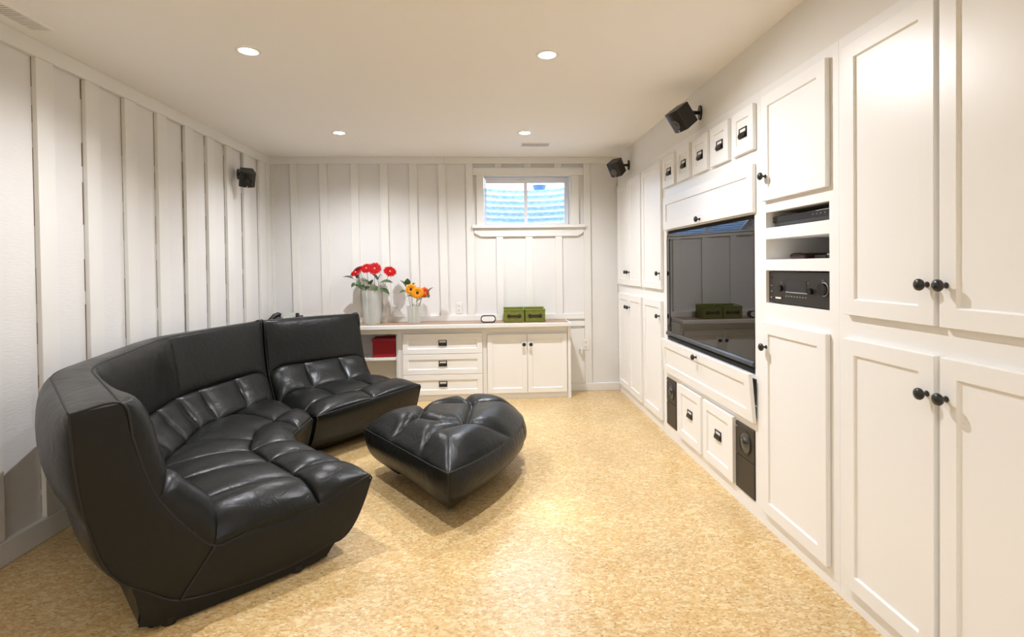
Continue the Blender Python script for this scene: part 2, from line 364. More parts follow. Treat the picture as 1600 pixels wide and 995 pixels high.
# right wall: strip above cabinets, and parts behind the camera
wr_ = MB(); wr_.box(XR, XR + .1, YF - .1, YB + .02, 1.985, ZC); tag(wr_.build('wall_right', M['rwall']), kind='structure')
tag(MB().box(XR, XR + .1, YF - .1, .799, 0, 1.985).build('wall_right', M['rwall']), kind='structure')
tag(MB().box(XR + .5, XR + .6, YF - .1, YB + .1, 0, ZC).build('wall_behind_cabinets', M['rwall']), kind='structure')
tag(MB().box(XL - .1, XR + .6, YF - .1, YF, 0, ZC).build('wall_front', M['rwall']), kind='structure')

# ================================================================== RIGHT SIDE BUILT-INS
def mapR(x0=XR): return lambda u, v, w_: (x0 - w_, u, v)          # u along Y, v up, w out of the wall
def mapC(y0): return lambda u, v, w_: (u, y0 - w_, v)
def shaker(mp, u0, u1, v0, v1, th=.02, rail=.054, rec=.0075, back=.0005):
    mb = MB(); P = lambda u, v, w_: mp(u, v, w_)
    iu0, iu1, iv0, iv1 = u0 + rail, u1 - rail, v0 + rail, v1 - rail; q = .0015
    vs = [P(u0, v0, back), P(u1, v0, back), P(u1, v1, back), P(u0, v1, back)]
    vs += [P(u0, v0, th), P(u1, v0, th), P(u1, v1, th), P(u0, v1, th)]
    vs += [P(iu0, iv0, th), P(iu1, iv0, th), P(iu1, iv1, th), P(iu0, iv1, th)]
    vs += [P(iu0 + q, iv0 + q, th - rec), P(iu1 - q, iv0 + q, th - rec), P(iu1 - q, iv1 - q, th - rec), P(iu0 + q, iv1 - q, th - rec)]
    fs = [(0, 3, 2, 1), (12, 13, 14, 15)]
    for k in range(4):
        n = (k + 1) % 4
        fs += [(k, n, 4 + n, 4 + k), (4 + k, 4 + n, 8 + n, 8 + k), (8 + k, 8 + n, 12 + n, 12 + k)]
    return mb.add(vs, fs)
def knob_mesh(mp_dir, at):
    pr = [(.0085, 0), (.0085, .002), (.0052, .005), (.0048, .012), (.009, .016), (.0155, .020), (.0172, .0245), (.0160, .029), (.0115, .0325), (.005, .0345), (.001, .035)]
    return MB().lathe(pr, axis_m(at, mp_dir), 22)
def add_knob(parent, at, d=(-1, 0, 0)): return knob_mesh(d, at).build('knob', M['knob'], parent, smooth=True)
def label_pull(parent, mp, u, v, th):   # card frame above, cup below
    W, H = .037, .025
    fr2 = MB()
    def bx(u0, u1, v0, v1, w0, w1):
        c = [mp(a, b, c_) for c_ in (w0, w1) for a, b in ((u0, v0), (u1, v0), (u1, v1), (u0, v1))]
        fr2.hexa(c)
    bx(u - W, u + W, v + H - .006, v + H, th, th + .004); bx(u - W, u - W + .008, v - H, v + H, th, th + .004); bx(u + W - .008, u + W, v - H, v + H, th, th + .004)
    bx(u - W, u + W, v - H, v + .004, th, th + .005)
    # cup: half-barrel hood
    n = 10; pts = []
    for i in range(n + 1):
        a = PI / 2 * i / n; pts.append((th + .005 + .007 * math.sin(a), v + .001 - .022 * (1 - math.cos(a))))
    vs = []; fs = []
    for uu in (u - W + .004, u + W - .004):
        for w_, vv in pts: vs.append(mp(uu, vv, w_))
    for i in range(n): fs.append((i, i + 1, n + 1 + i + 1, n + 1 + i))
    fs.append(tuple(range(n + 1)) ); fs.append(tuple(reversed(range(n + 1, 2 * n + 2))))
    fr2.add(vs, fs)
    o = fr2.build('label_pull', M['pull'], parent)
    c = MB(); c.hexa([mp(a, b, c_) for c_ in (th + .0005, th + .002) for a, b in ((u - W + .005, v + .003), (u + W - .005, v + .003), (u + W - .005, v + H - .004), (u - W + .005, v + H - .004))])
    return o, c
R0 = mapR()
GR = 'white built-in cabinets along the right wall'
def body_frame(parent, y0, y1, holes, z0=0, z1=1.985, depth=.42):
    """face frame slab with rectangular openings, plus top, sides and back"""
    ys = sorted({y0, y1} | {h[0] for h in holes} | {h[1] for h in holes}); zs = sorted({z0, z1} | {h[2] for h in holes} | {h[3] for h in holes})
    mb = MB()
    for i in range(len(ys) - 1):
        runs = []
        for j in range(len(zs) - 1):
            cy, cz = (ys[i] + ys[i + 1]) / 2, (zs[j] + zs[j + 1]) / 2
            if any(h[0] < cy < h[1] and h[2] < cz < h[3] for h in holes): continue
            if runs and abs(runs[-1][1] - zs[j]) < 1e-6: runs[-1][1] = zs[j + 1]
            else: runs.append([zs[j], zs[j + 1]])
        for a, b2 in runs: mb.box(XR, XR + .02, ys[i], ys[i + 1], a, b2)
    for h in holes:                                   # liner: floor, top, sides, back
        a, b2, c, d = h[:4]; D = h[4] if len(h) > 4 else depth
        mb.box(XR + .0205, XR + D, a, b2, c - .016, c); mb.box(XR + .0205, XR + D, a, b2, d, d + .016)
        mb.box(XR + .0205, XR + D, a - .016, a, c - .016, d + .016); mb.box(XR + .0205, XR + D, b2, b2 + .016, c - .016, d + .016)
        mb.box(XR + D, XR + D + .01, a - .016, b2 + .016, c - .016, d + .016)
    return mb.build('body', M['cab'], parent)
ZU0, ZU1, ZL0, ZL1 = 1.019, 1.941, .080, .937
def door(parent, y0, y1, z0, z1, knob=None, rail=.054, name='door'):
    o = shaker(R0, y0, y1, z0, z1, rail=rail).build(name, M['cab'], parent, bevel=.0018)
    if knob: add_knob(o, (XR - .02, knob[0], knob[1]))
    return o
ZKU, ZKL = 1.134, .827
c1 = thing('tall_cabinet', (XR, 4.55, 0), 'white built-in cabinet in the far right corner, four narrow panelled doors in two pairs', 'cabinet', GR)
body_frame(c1, 4.133, YB - .016, [])
door(c1, 4.518, 4.895, ZU0, ZU1, (4.553, ZKU)); door(c1, 4.150, 4.513, ZU0, ZU1, (4.482, ZKU))
door(c1, 4.518, 4.880, ZL0, ZL1, (4.553, ZKL)); door(c1, 4.150, 4.513, ZL0, ZL1, (4.482, ZKL))
c2 = thing('tall_cabinet', (XR, 3.87, 0), 'white built-in cabinet left of the television, one wide panelled door above another', 'cabinet', GR)
body_frame(c2, 3.607, 4.132, [])
door(c2, 3.650, 4.110, ZU0, ZU1, (3.682, ZKU)); door(c2, 3.662, 4.092, ZL0, ZL1, (3.690, ZKL))
# entertainment cabinet
en = thing('media_cabinet', (XR, 2.98, 0), 'white built-in cabinet around the television with label-pull drawers above and below', 'cabinet', GR)
body_frame(en, 2.320, 3.606, [(2.378, 3.580, .672, 1.430, .30), (2.366, 3.580, .470, .655, .30), (3.408, 3.590, .084, .411, .24), (2.380, 2.570, .074, .409, .24)])
cards = []
for (a, b2) in ((3.378, 3.602), (3.120, 3.328), (2.866, 3.072), (2.606, 2.818), (2.354, 2.563)):
    d_ = shaker(R0, a, b2, 1.729, 1.940, rail=.045).build('small_door', M['cab'], en, bevel=.0018)
    pl, cd_ = label_pull(d_, R0, (a + b2) / 2, 1.829, .0125); 
    cd_.build('card', M['card'], d_)
fu = shaker(R0, 2.362, 3.598, 1.437, 1.662).build('lift_up_door', M['cab'], en, bevel=.0018); add_knob(fu, (XR - .02, 2.962, 1.459))
def mapFlap(u, v, w_):   # hinged at the bottom, leaning into the room by its top edge
    k = (v - .452) / .23
    return (XR - w_ - .004 - .020 * k, u, v)
fl2 = shaker(mapFlap, 2.360, 3.592, .452, .683).build('drop_down_door', M['cab'], en, bevel=.0018); add_knob(fl2, (XR - .040, 2.975, .655))
for (a, b2) in ((2.975, 3.332), (2.574, 2.940)):
    d_ = shaker(R0, a, b2, .082, .420, rail=.052).build('low_door', M['cab'], en, bevel=.0018)
    pl, cd_ = label_pull(d_, R0, (a + b2) / 2 - .005, .268, .0125); cd_.build('card', M['card'], d_)
# tower
tw = thing('equipment_cabinet', (XR, 2.06, 0), 'white built-in cabinet right of the television, three open niches between two doors', 'cabinet', GR)
O1, O2, O3 = (1.843, 2.278, 1.356, 1.425, .36), (1.843, 2.279, 1.215, 1.306, .36), (1.843, 2.280, 1.022, 1.167, .36)
body_frame(tw, 1.790, 2.319, [O1, O2, O3])
door(tw, 1.835, 2.283, 1.475, 1.943, (2.245, 1.583)); door(tw, 1.837, 2.288, .078, .938, (2.245, .827))
# near cabinet
c4 = thing('tall_cabinet', (XR, 1.30, 0), 'white built-in cabinet nearest the camera, four tall panelled doors with round black knobs', 'cabinet', GR)
body_frame(c4, .80, 1.789, [])
door(c4, 1.373, 1.742, ZU0, ZU1, (1.395, ZKU)); door(c4, .985, 1.357, ZU0, ZU1, (1.334, ZKU))
door(c4, 1.373, 1.744, .072, ZL1, (1.396, ZKL)); door(c4, .985, 1.356, .072, ZL1, (1.334, ZKL))

# television
tv = thing('television', (1.30, 2.98, .70), 'large black flat television built into the right wall, its glass mirroring the room', 'television')
def tvg(i, j):
    y = 2.379 + 1.2 * i / 24; z = .738 + (1.408 - .738) * j / 30
    dz = max(0, z - 1.355); x = 1.2475 + 1.4 * dz * dz
    return (x, y, z)
MB().grid(tvg, 24, 30).build('screen', M['screen'], tv, smooth=True)
MB().box(1.262, 1.45, 2.381, 3.577, .742, 1.405).build('housing', M['blackplastic'], tv)
MB().box(1.262, 1.33, 2.380, 3.578, 1.4085, 1.428).build('top_edge', M['dark'], tv)
MB().box(1.2455, 1.2470, 3.512, 3.524, .775, 1.375).build('dark_strip', M['dark'], tv)  # thin dark upright strip over the far end of the glass
MB().prism([(1.2465, .737), (1.238, .728), (1.238, .712), (1.262, .705), (1.30, .705), (1.30, .737)], (2.379, 3.576), lambda a, b, c: (a, c, b)).build('lower_bezel', M['darkgrey'], tv, bevel=.001)
MB().prism([(1.2635, .7045), (1.252, .695), (1.256, .678), (1.30, .678), (1.30, .7045)], (2.380, 3.575), lambda a, b, c: (a, c, b)).build('speaker_bar', M['blackplastic'], tv, bevel=.001)
MB().box(1.31, 1.5, 2.382, 3.574, .6725, .7045).build('base', M['blackplastic'], tv)

# tower speakers in the cabinet
for (a, b2, c, d, lb, dr) in ((3.409, 3.589, .085, .410, 'black tower speaker in the low cabinet slot left of the small low doors', 3.497), (2.381, 2.569, .075, .408, 'black tower speaker in the low cabinet slot right of the small low doors', 2.470)):
    s = thing('cabinet_speaker', (XR, (a + b2) / 2, c), lb, 'speaker', 'pair of black speakers set low in the cabinets')
    zs_ = d - .165
    MB().box(XR - .006, XR + .16, a + .001, b2 - .001, zs_ + .002, d - .001).build('upper_panel', M['grille'], s, bevel=.002)
    MB().box(XR - .006, XR + .16, a + .001, b2 - .001, c, zs_ - .001).build('lower_panel', M['grille'], s, bevel=.002)
    cz = d - .085
    MB().lathe([(.058, 0), (.058, .004), (.052, .0055), (.047, .002)], axis_m((XR - .006, dr, cz), (-1, 0, 0)), 32, cap=False).build('driver_ring', M['blackplastic'], s, smooth=True)
    MB().lathe([(.047, .002), (.036, -.004 + .006), (.030, .003), (.028, .006), (.020, .012), (.008, .015), (.0005, .0155)], axis_m((XR - .0062, dr, cz), (-1, 0, 0)), 32, cap=False).build('driver_cone', M['cone'], s, smooth=True)
    MB().box(XR - .0072, XR - .0055, b2 - .022, b2 - .004, d - .026, d - .022).build('badge', M['silver'], s)

# AV gear in the niches
rc = thing('receiver', (1.30, 2.06, 1.022), 'black audio receiver with round dials in the lowest niche', 'receiver')
MB().box(1.268, 1.58, 1.850, 2.272, 1.0255, 1.160).build('case', M['blackplastic'], rc, bevel=.002)
MB().box(1.262, 1.268, 1.846, 2.276, 1.0265, 1.162).build('front_plate', M['grille'], rc, bevel=.001)
def dial(y, z, r, nm='dial'):
    MB().lathe([(r, 0), (r, .010), (r * .93, .013), (.0008, .013)], axis_m((1.262, y, z), (-1, 0, 0)), 28).build(nm, M['silverknob'], rc, smooth='auto')
dial(2.178, 1.091, .013); dial(1.968, 1.087, .012); dial(1.893, 1.098, .024)
MB().lathe([(.027, 0), (.027, .002), (.024, .002)], axis_m((1.262, 1.893, 1.098), (-1, 0, 0)), 28, cap=False).build('dial_ring', M['silver'], rc)
MB().box(1.2605, 1.2625, 2.000, 2.140, 1.079, 1.125).build('display', M['blackgloss'], rc, bevel=.0005)
MB().box(1.2600, 1.2626, 1.997, 2.143, 1.0745, 1.0775).build('display_trim', M['silver'], rc)
for k in range(8): MB().lathe([(.0022, 0), (.0022, .004), (.0003, .004)], axis_m((1.262, 2.138 - k * .0195, 1.059), (-1, 0, 0)), 10).build('button', M['silver'], rc)
MB().box(1.2605, 1.2625, 2.172, 2.232, 1.042, 1.054).build('badge_window', M['blackgloss'], rc)
for k in range(4): MB().box(1.2598, 1.2606, 2.180 + k * .011, 2.187 + k * .011, 1.045, 1.051).build('badge_mark', M['led'], rc)
for (y, z, s_) in ((2.255, 1.136, .006), (2.255, 1.100, .003), (2.255, 1.075, .003), (2.256, 1.048, .004), (2.178, 1.115, .002), (1.99, 1.118, .002), (1.90, 1.132, .002)):
    MB().box(1.2603, 1.2625, y - s_, y + s_, z - s_ * .7, z + s_ * .7).build('small_mark', M['slot'] if s_ > .004 else M['silver'], rc)
py_ = thing('disc_player', (1.33, 2.09, 1.356), 'slim black disc player lying in the uppermost niche', 'disc player')
MB().box(1.285, 1.52, 1.860, 2.266, 1.362, 1.404).build('case', M['blackplastic'], py_, bevel=.001)
MB().box(1.276, 1.285, 1.860, 2.268, 1.378, 1.404).build('front_plate', M['blackgloss'], py_, bevel=.001)
MB().box(1.280, 1.285, 1.862, 2.262, 1.363, 1.3775).build('lower_strip', M['darkgrey'], py_)
for y in (2.25, 1.90):
    for x in (1.31, 1.49): MB().lathe([(.012, 1.3562), (.012, 1.362)], Matrix.Translation((x, y, 0)), 14).build('rubber_foot', M['foot'], py_)
for k in range(4): MB().box(1.2752, 1.2762, 1.905 + k * .024, 1.909 + k * .024, 1.388, 1.391).build('indicator', M['silver'], py_)
MB().box(1.2752, 1.2762, 1.880, 1.960, 1.4005, 1.4025).build('top_mark', M['silver'], py_)
g1 = thing('set_top_box', (1.42, 2.24, 1.2155), 'low dark rounded box lying in the middle niche, left of the round gadgets', 'box')
def pill(x0, x1, y0, y1, z0, z1, r, nm, mt, par, bv=.004):
    MB().box(x0, x1, y0, y1, z0, z1).build(nm, mt, par, bevel=r, seg=4, smooth='auto')
pill(1.33, 1.50, 2.125, 2.235, 1.2155, 1.240, .010, 'case', M['brownleather'], g1)
MB().box(1.335, 1.34, 2.15, 2.21, 1.240, 1.242).build('button_strip', M['blackgloss'], g1)
g2 = thing('controller', (1.38, 2.02, 1.2155), 'black pointing controller with round ends lying in the middle niche', 'controller')
MB().lathe([(.034, 1.2155), (.036, 1.222), (.036, 1.240), (.032, 1.246), (.001, 1.247)], Matrix.Translation((1.38, 1.985, 0)), 26).build('puck', M['blackplastic'], g2, smooth='auto')
MB().box(1.355, 1.405, 2.018, 2.095, 1.2155, 1.232).build('grip', M['blackplastic'], g2, bevel=.004, seg=2)
MB().lathe([(.0352, 1.228), (.0372, 1.230), (.0372, 1.234), (.0352, 1.236)], Matrix.Translation((1.38, 1.985, 0)), 26, cap=False).build('chrome_band', M['silver'], g2, smooth=True)
g3 = thing('charger', (1.36, 1.89, 1.2155), 'black boxy charger at the right end of the middle niche', 'charger')
MB().box(1.325, 1.40, 1.852, 1.918, 1.2155, 1.250).build('case', M['blackplastic'], g3, bevel=.005, seg=2)
MB().box(1.323, 1.3255, 1.870, 1.900, 1.228, 1.240).build('slot', M['blackgloss'], g3)

# ================================================================== COUNTER ALONG BACK WALL
YCF = 4.700
tag(MB().box(XL + .03, .738, 4.626, 4.927, .655, .6895).build('counter_edge', M['trim'], bevel=.003, org=(-.6, 4.77, .655)), 'white edge board of the long counter under the window', 'counter')
ct = bpy.data.objects['counter_edge']; ct.name = 'countertop'; WL['countertop'] = Vector((-.6, 4.77, .655)); ct['label'] = 'long white-edged countertop with a brown cork surface along the far wall'
MB().box(XL + .031, .722, 4.645, 4.926, .6885, .6905).build('cork_surface', M['ctop'], ct)
cb = thing('base_cabinet', (-.03, 4.82, 0), 'white low cabinet under the counter with three drawers and two doors', 'cabinet')
b_ = MB(); YC2 = 4.926
b_.box(-.808, .742, YCF, YCF + .018, .606, .654)              # top rail
b_.box(-.808, -.768, YCF, YCF + .018, 0, .606); b_.box(-.055, -.016, YCF, YCF + .018, 0, .606); b_.box(.709, .720, YCF, YCF + .018, 0, .606)
b_.box(-.768, .709, YCF + .0, YCF + .018, 0, .052)
b_.box(-.808, -.790, YCF + .018, YC2, 0, .654); b_.box(.715, .7425, YCF - .018, YC2 - .02, 0, .652)
b_.box(-.79, .715, YC2 - .01, YC2, 0, .65); b_.box(-.768, .709, YCF + .006, YCF + .018, .05, .606)
b_.build('body', M['cab'], cb, bevel=.0008)
C0 = mapC(YCF)
for (z0, z1) in ((.424, .604), (.240, .420), (.056, .236)):
    d_ = shaker(C0, -.765, -.058, z0, z1, rail=.047).build('drawer', M['cab'], cb, bevel=.0018)
    pl, cd_ = label_pull(d_, C0, -.412, (z0 + z1) / 2 + .006, .0125); cd_.build('card', M['card'], d_)
for (a, b2, kx) in ((-.014, .344, .316), (.348, .706, .378)):
    d_ = shaker(C0, a, b2, .056, .586, rail=.045).build('door', M['cab'], cb, bevel=.0018); add_knob(d_, (kx, YCF - .02, .495), (0, -1, 0))
sh = thing('open_shelf_unit', (-1.2, 4.82, 0), 'white open shelf bay under the counter behind the sofa, holding the red box', 'shelf')
s_ = MB(); s_.box(-1.50, -.809, YCF, YCF + .018, .606, .654); s_.box(-1.52, -1.50, YCF, YC2, 0, .654); s_.box(-1.5, -.809, YC2 - .01, YC2, 0, .654); s_.box(-.829, -.809, YCF + .019, YC2 - .01, 0, .606)
s_.build('body', M['cab'], sh, bevel=.0008)
MB().box(-1.499, -.8295, YCF + .003, YC2 - .011, .372, .396).build('shelf_board', M['cab'], sh, bevel=.001)
s2 = thing('counter_support', (XL + .1, 4.8, 0), 'white panel holding up the counter in the corner behind the sofa', 'panel')
MB().box(XL + .05, XL + .07, 4.66, YC2, 0, .654).box(XL + .07, -1.522, YC2 - .02, YC2, 0, .654).build('panel', M['cab'], s2)
rb = thing('storage_box', (-.93, 4.78, .396), 'dark red fabric storage box with lid on the open shelf', 'box')
MB().box(-1.037, -.835, 4.715, 4.885, .3965, .535).build('box', M['red'], rb, bevel=.003)
MB().box(-1.041, -.831, 4.711, 4.889, .5355, .566).build('lid', M['red'], rb, bevel=.003)

# things on the counter
ZT = .6906
def basket(xc, lb):
    w2 = .0905; y0, y1 = 4.705, 4.885; z1 = ZT + .108
    t = thing('basket', (xc, 4.79, ZT), lb, 'basket', 'green woven baskets on the counter')
    mb = MB(); mb.box(xc - w2, xc + w2, y0, y0 + .006, ZT, z1).box(xc - w2, xc + w2, y1 - .006, y1, ZT, z1).box(xc - w2, xc - w2 + .006, y0 + .006, y1 - .006, ZT, z1).box(xc + w2 - .006, xc + w2, y0 + .006, y1 - .006, ZT, z1).box(xc - w2, xc + w2, y0, y1, ZT, ZT + .005)
    mb.build('basket_wall', M['green'], t, bevel=.0015)
    rim = MB(); pts = [(xc - w2, y0, z1), (xc + w2, y0, z1), (xc + w2, y1, z1 + .014), (xc - w2, y1, z1 + .014)]
    rim.tube(pts, .004, 8, closed=True); rim.build('rim', M['green'], t, smooth=True)
    MB().box(xc - w2 + .001, xc + w2 - .001, y1 - .006, y1, z1, z1 + .014).build('lid_edge', M['green'], t)
    MB().box(xc - w2 + .008, xc + w2 - .008, y0 + .01, y1 - .007, z1 - .012, z1 - .006).build('lid', M['green'], t)
    hz = ZT + .058
    hd = MB(); hd.box(xc - .046, xc + .046, y0 - .007, y0 - .0035, hz - .009, hz + .009); hd.build('handle_strap', M['brownleather'], t, bevel=.001)
    for s in (-1, 1): MB().lathe([(.018, 0), (.018, .004), (.015, .006), (.009, .006), (.007, .009), (.0005, .010)], axis_m((xc + s * .047, y0, hz), (0, -1, 0)), 20).build('handle_rosette', M['brownleather'], t, smooth='auto')
basket(.234, 'green woven basket with dark brown handle, left of the two beside the clock')
basket(.424, 'green woven basket with dark brown handle, right of the two at the counter end')
ck = thing('clock', (-.002, 4.74, ZT), 'small pill-shaped clock with a pale face and black rim on the counter', 'clock')
def stadium(w2, h2, n=10):
    r = h2; return [(-w2 + r + r * math.cos(PI / 2 + PI * k / n), r * math.sin(PI / 2 + PI * k / n)) for k in range(n + 1)] + [(w2 - r + r * math.cos(-PI / 2 + PI * k / n), r * math.sin(-PI / 2 + PI * k / n)) for k in range(n + 1)]
zc_ = ZT + .033
MB().prism(stadium(.069, .0325), (4.715, 4.775), lambda a, b, c: (a - .002, c, zc_ + b)).build('case', M['blackplastic'], ck, bevel=.003, seg=2)
MB().prism(stadium(.060, .0235), (4.7125, 4.716), lambda a, b, c: (a - .002, c, zc_ + .002 + b)).build('face', M['card'], ck)
for (x, seg_) in ((-.034, 'abged'), (-.012, 'bc'), (.012, 'abcdef'), (.034, 'afgcd')):
    g = MB(); S = {'a': (-.006, .006, .011, .013), 'g': (-.006, .006, -.001, .001), 'd': (-.006, .006, -.013, -.011), 'b': (.005, .007, .0, .012), 'c': (.005, .007, -.012, 0), 'e': (-.007, -.005, -.012, 0), 'f': (-.007, -.005, 0, .012)}
    for k in seg_: a, b2, c, d = S[k]; g.box(x - .002 + a, x - .002 + b2, 4.7118, 4.7126, zc_ + .002 + c, zc_ + .002 + d)
    g.build('digit', M['faint'], ck)
# outlets
def outlet(x, z, lb, y=4.9505):
    t = thing('wall_outlet', (x, y, z), lb, 'outlet', 'white wall outlets on the far wall')
    MB().box(x - .028, x + .028, y - .006, y - .0005, z - .052, z + .052).build('cover_plate', M['plastic'], t, bevel=.002)
    for s in (-1, 1):
        k = MB().box(x - .016, x + .016, y - .008, y - .006, z + s * .022 - .014, z + s * .022 + .014).build('socket', M['plastic'], t, bevel=.001)
        MB().box(x - .008, x - .0055, y - .0086, y - .0078, z + s * .022 - .004, z + s * .022 + .006).box(x + .0055, x + .008, y - .0086, y - .0078, z + s * .022 - .004, z + s * .022 + .006).box(x - .002, x + .002, y - .0086, y - .0078, z + s * .022 - .011, z + s * .022 - .007).build('slots', M['slot'], k)
    return t
outlet(-.276, .812, 'white duplex outlet on the far wall between the orange flowers and the clock')
o2 = outlet(.925, .445, 'white duplex outlet low on the far wall, right of the base cabinet', 4.9295)
pg = thing('plug', (.893, 4.93, .395), 'small beige plug adapter beside the low outlet right of the base cabinet', 'plug')
MB().box(.868, .892, 4.895, 4.934, .355, .402).build('plug_body', M['liner'], pg, bevel=.003)
MB().box(.862, .896, 4.899, 4.930, .4025, .410).build('plug_cap', M['plastic'], pg, bevel=.002)
# phone
ph = thing('telephone', (-1.82, 4.78, ZT), 'dark desk telephone with a leaning handset on the counter behind the sofa', 'telephone')
MB().prism([(4.70, ZT), (4.90, ZT), (4.90, ZT + .082), (4.70, ZT + .056)], (-1.93, -1.70), lambda a, b, c: (c, a, b)).build('base', M['blackplastic'], ph, bevel=.004, seg=2)
MB().tube([(-1.955, 4.735, ZT + .020), (-1.935, 4.75, ZT + .052), (-1.912, 4.78, ZT + .088), (-1.888, 4.80, ZT + .100), (-1.868, 4.81, ZT + .092)], [.020, .021, .022, .022, .018], 10).build('handset', M['blackplastic'], ph, smooth=True)
MB().prism([(4.80, ZT + .070), (4.812, ZT + .066), (4.84, ZT + .108), (4.828, ZT + .112)], (-1.865, -1.735), lambda a, b, c: (c, a, b)).build('display', M['lcd'], ph, bevel=.002)
MB().box(-1.725, -1.700, 4.77, 4.80, ZT + .050, ZT + .112).build('side_bracket', M['blackplastic'], ph, bevel=.004)
for i in range(3):
    for j in range(4): MB().box(-1.83 + i * .026, -1.812 + i * .026, 4.72 + j * .02, 4.732 + j * .02, ZT + .056 + j * .003, ZT + .066 + j * .003).build('key', M['plastic'], ph)

# vases and flowers
def vase(x, y, r0, r1, h, lb):
    t = thing('vase', (x, y, ZT), lb, 'vase', 'frosted glass vases on the counter')
    n = 48
    def ring(rb, z, lob):
        return [(x + rb * (1 + lob * math.cos(9 * 2 * PI * k / n)) * math.cos(2 * PI * k / n), y + rb * (1 + lob * math.cos(9 * 2 * PI * k / n)) * math.sin(2 * PI * k / n), z) for k in range(n)]
    rows = []
    for j in range(9):
        q = j / 8; rows.append(ring(r0 + (r1 - r0) * q ** 1.6, ZT + .0005 + h * q, .018 + .012 * q))
    for j in range(8, 0, -1):
        q = j / 8; rows.append(ring(r0 + (r1 - r0) * q ** 1.6 - .004, ZT + .0005 + h * q, .018 + .012 * q))
    rows.append(ring(r0 - .006, ZT + .012, 0))
    mb = MB(); vs = [p for rw in rows for p in rw]; fs = []
    for j in range(len(rows) - 1):
        for k in range(n): fs.append((j * n + k, j * n + (k + 1) % n, (j + 1) * n + (k + 1) % n, (j + 1) * n + k))
    fs.append(tuple(reversed(range(n)))); fs.append(tuple(range((len(rows) - 1) * n, len(rows) * n)))
    mb.add(vs, fs); mb.build('glass_body', M['vase'], t, smooth='auto')
    for a in (0.3, 2.4, 4.4):     # thick vertical ribs
        MB().tube([(x + (r0 + .001) * math.cos(a), y + (r0 + .001) * math.sin(a), ZT + .003), (x + (r1 + .001) * math.cos(a), y + (r1 + .001) * math.sin(a), ZT + h)], .003, 6).build('rib', M['vase'], t, smooth=True)
vase(-1.052, 4.79, .070, .088, .304, 'tall frosted glass vase holding the red gerberas')
vase(-.676, 4.78, .053, .063, .158, 'short frosted glass vase holding the orange gerberas')
def leaf(mb, base, tip, wdt, up=Vector((0, -.3, 1))):
    base, tip = Vector(base), Vector(tip); d = tip - base; L = d.length; dn = d.normalized(); side = dn.cross(Vector(up)).normalized(); nr = side.cross(dn).normalized()
    n = 8; vs = []; fs = []
    for i in range(n + 1):
        q = i / n; ww_ = wdt * math.sin(PI * q ** .8) ** .8 if 0 < i < n else .0004; c = base + d * q + nr * (math.sin(PI * q) * L * .08)
        vs += [c - side * ww_ + nr * ww_ * .25, c, c + side * ww_ + nr * ww_ * .25]
    for i in range(n):
        k = i * 3; fs += [(k, k + 1, k + 4, k + 3), (k + 1, k + 2, k + 5, k + 4)]
    nb = len(vs); vs += [v - nr * .0008 for v in vs]
    fs += [tuple(reversed([a + nb for a in f])) for f in fs[:]]
    mb.add(vs, fs)
def gerbera(x, y, z, face, r, pm, dm, foot, lb, grp, stemm, layers=2, double=False):
    r *= 1.17; t = thing('gerbera', foot, lb, 'flower', grp); face = Vector(face).normalized()
    Mx = axis_m((x, y, z), face)
    n = 22
    for L in range(layers):
        for k in range(n):
            a = 2 * PI * (k + .5 * L) / n + random.uniform(-.05, .05); rr_ = r * (1 - .2 * L) * random.uniform(.93, 1.03); wd = r * .115
            mb = MB(); cs, sn = math.cos(a), math.sin(a); pts = []
            for q, ww_, hz in ((.18, .5, .001 + .002 * L), (.55, 1, .006 + .003 * L), (.85, .95, .005 + .004 * L), (1, .35, .001 + .004 * L)):
                for s in (-1, 1): pts.append((rr_ * q * cs - s * wd * ww_ * sn, rr_ * q * sn + s * wd * ww_ * cs, hz))
            pts2 = [Mx @ Vector(p) for p in pts]; back = [Mx @ (Vector(p) - Vector((0, 0, .0007))) for p in pts]
            mb.add(pts2 + back, [(0, 1, 3, 2), (2, 3, 5, 4), (4, 5, 7, 6), (9, 8, 10, 11), (11, 10, 12, 13), (13, 12, 14, 15), (6, 7, 15, 14)])
            mb.build('petal', pm, t, recalc=False)
    dk = .22 if dm is M['disc_k'] else .11
    MB().lathe([(r * dk, .001), (r * dk, .008), (r * dk * .75, .011), (r * dk * .2, .0095), (.0004, .009)], Mx, 16).build('flower_centre', dm, t, smooth=True)
    MB().lathe([(.003, -.012), (r * .25, -.003), (r * .26, 0)], Mx, 12).build('calyx', M['stem'], t, smooth=True)
    p0 = Vector((x, y, z)) - face * .010; f = Vector(foot); pts = []
    for i in range(9):
        q = i / 8; p = p0.lerp(f, q); p += -face * .02 * math.sin(PI * q); pts.append(p)
    MB().tube(pts, .0022, 6).build('stem', stemm, t, smooth=True)
G1, G2 = 'red gerberas in the tall vase', 'orange gerberas in the short vase'
V1 = (-1.052, 4.79); V2 = (-.676, 4.78)
gerbera(-1.187, 4.775, 1.158, (-.35, -.55, .75), .048, M['petal_red'], M['disc_y'], (-1.03, 4.79, ZT + .02), 'red gerbera leaning lowest and farthest left in the tall vase', G1, M['stem_r'])
gerbera(-1.165, 4.82, 1.197, (-.25, -.25, .9), .045, M['petal_dark'], M['disc_k'], (-1.05, 4.80, ZT + .02), 'dark red gerbera seen edge-on just above the leftmost red bloom', G1, M['stem_r'])
gerbera(-1.094, 4.785, 1.194, (-.05, -.75, .6), .049, M['petal_red'], M['disc_y'], (-1.07, 4.78, ZT + .02), 'red gerbera with pale centre in the middle of the tall vase', G1, M['stem_r'])
gerbera(-1.019, 4.770, 1.192, (.1, -.85, .45), .054, M['petal_red'], M['disc_y'], (-1.04, 4.77, ZT + .02), 'largest red gerbera, facing the room from the top of the tall vase', G1, M['stem_r'])
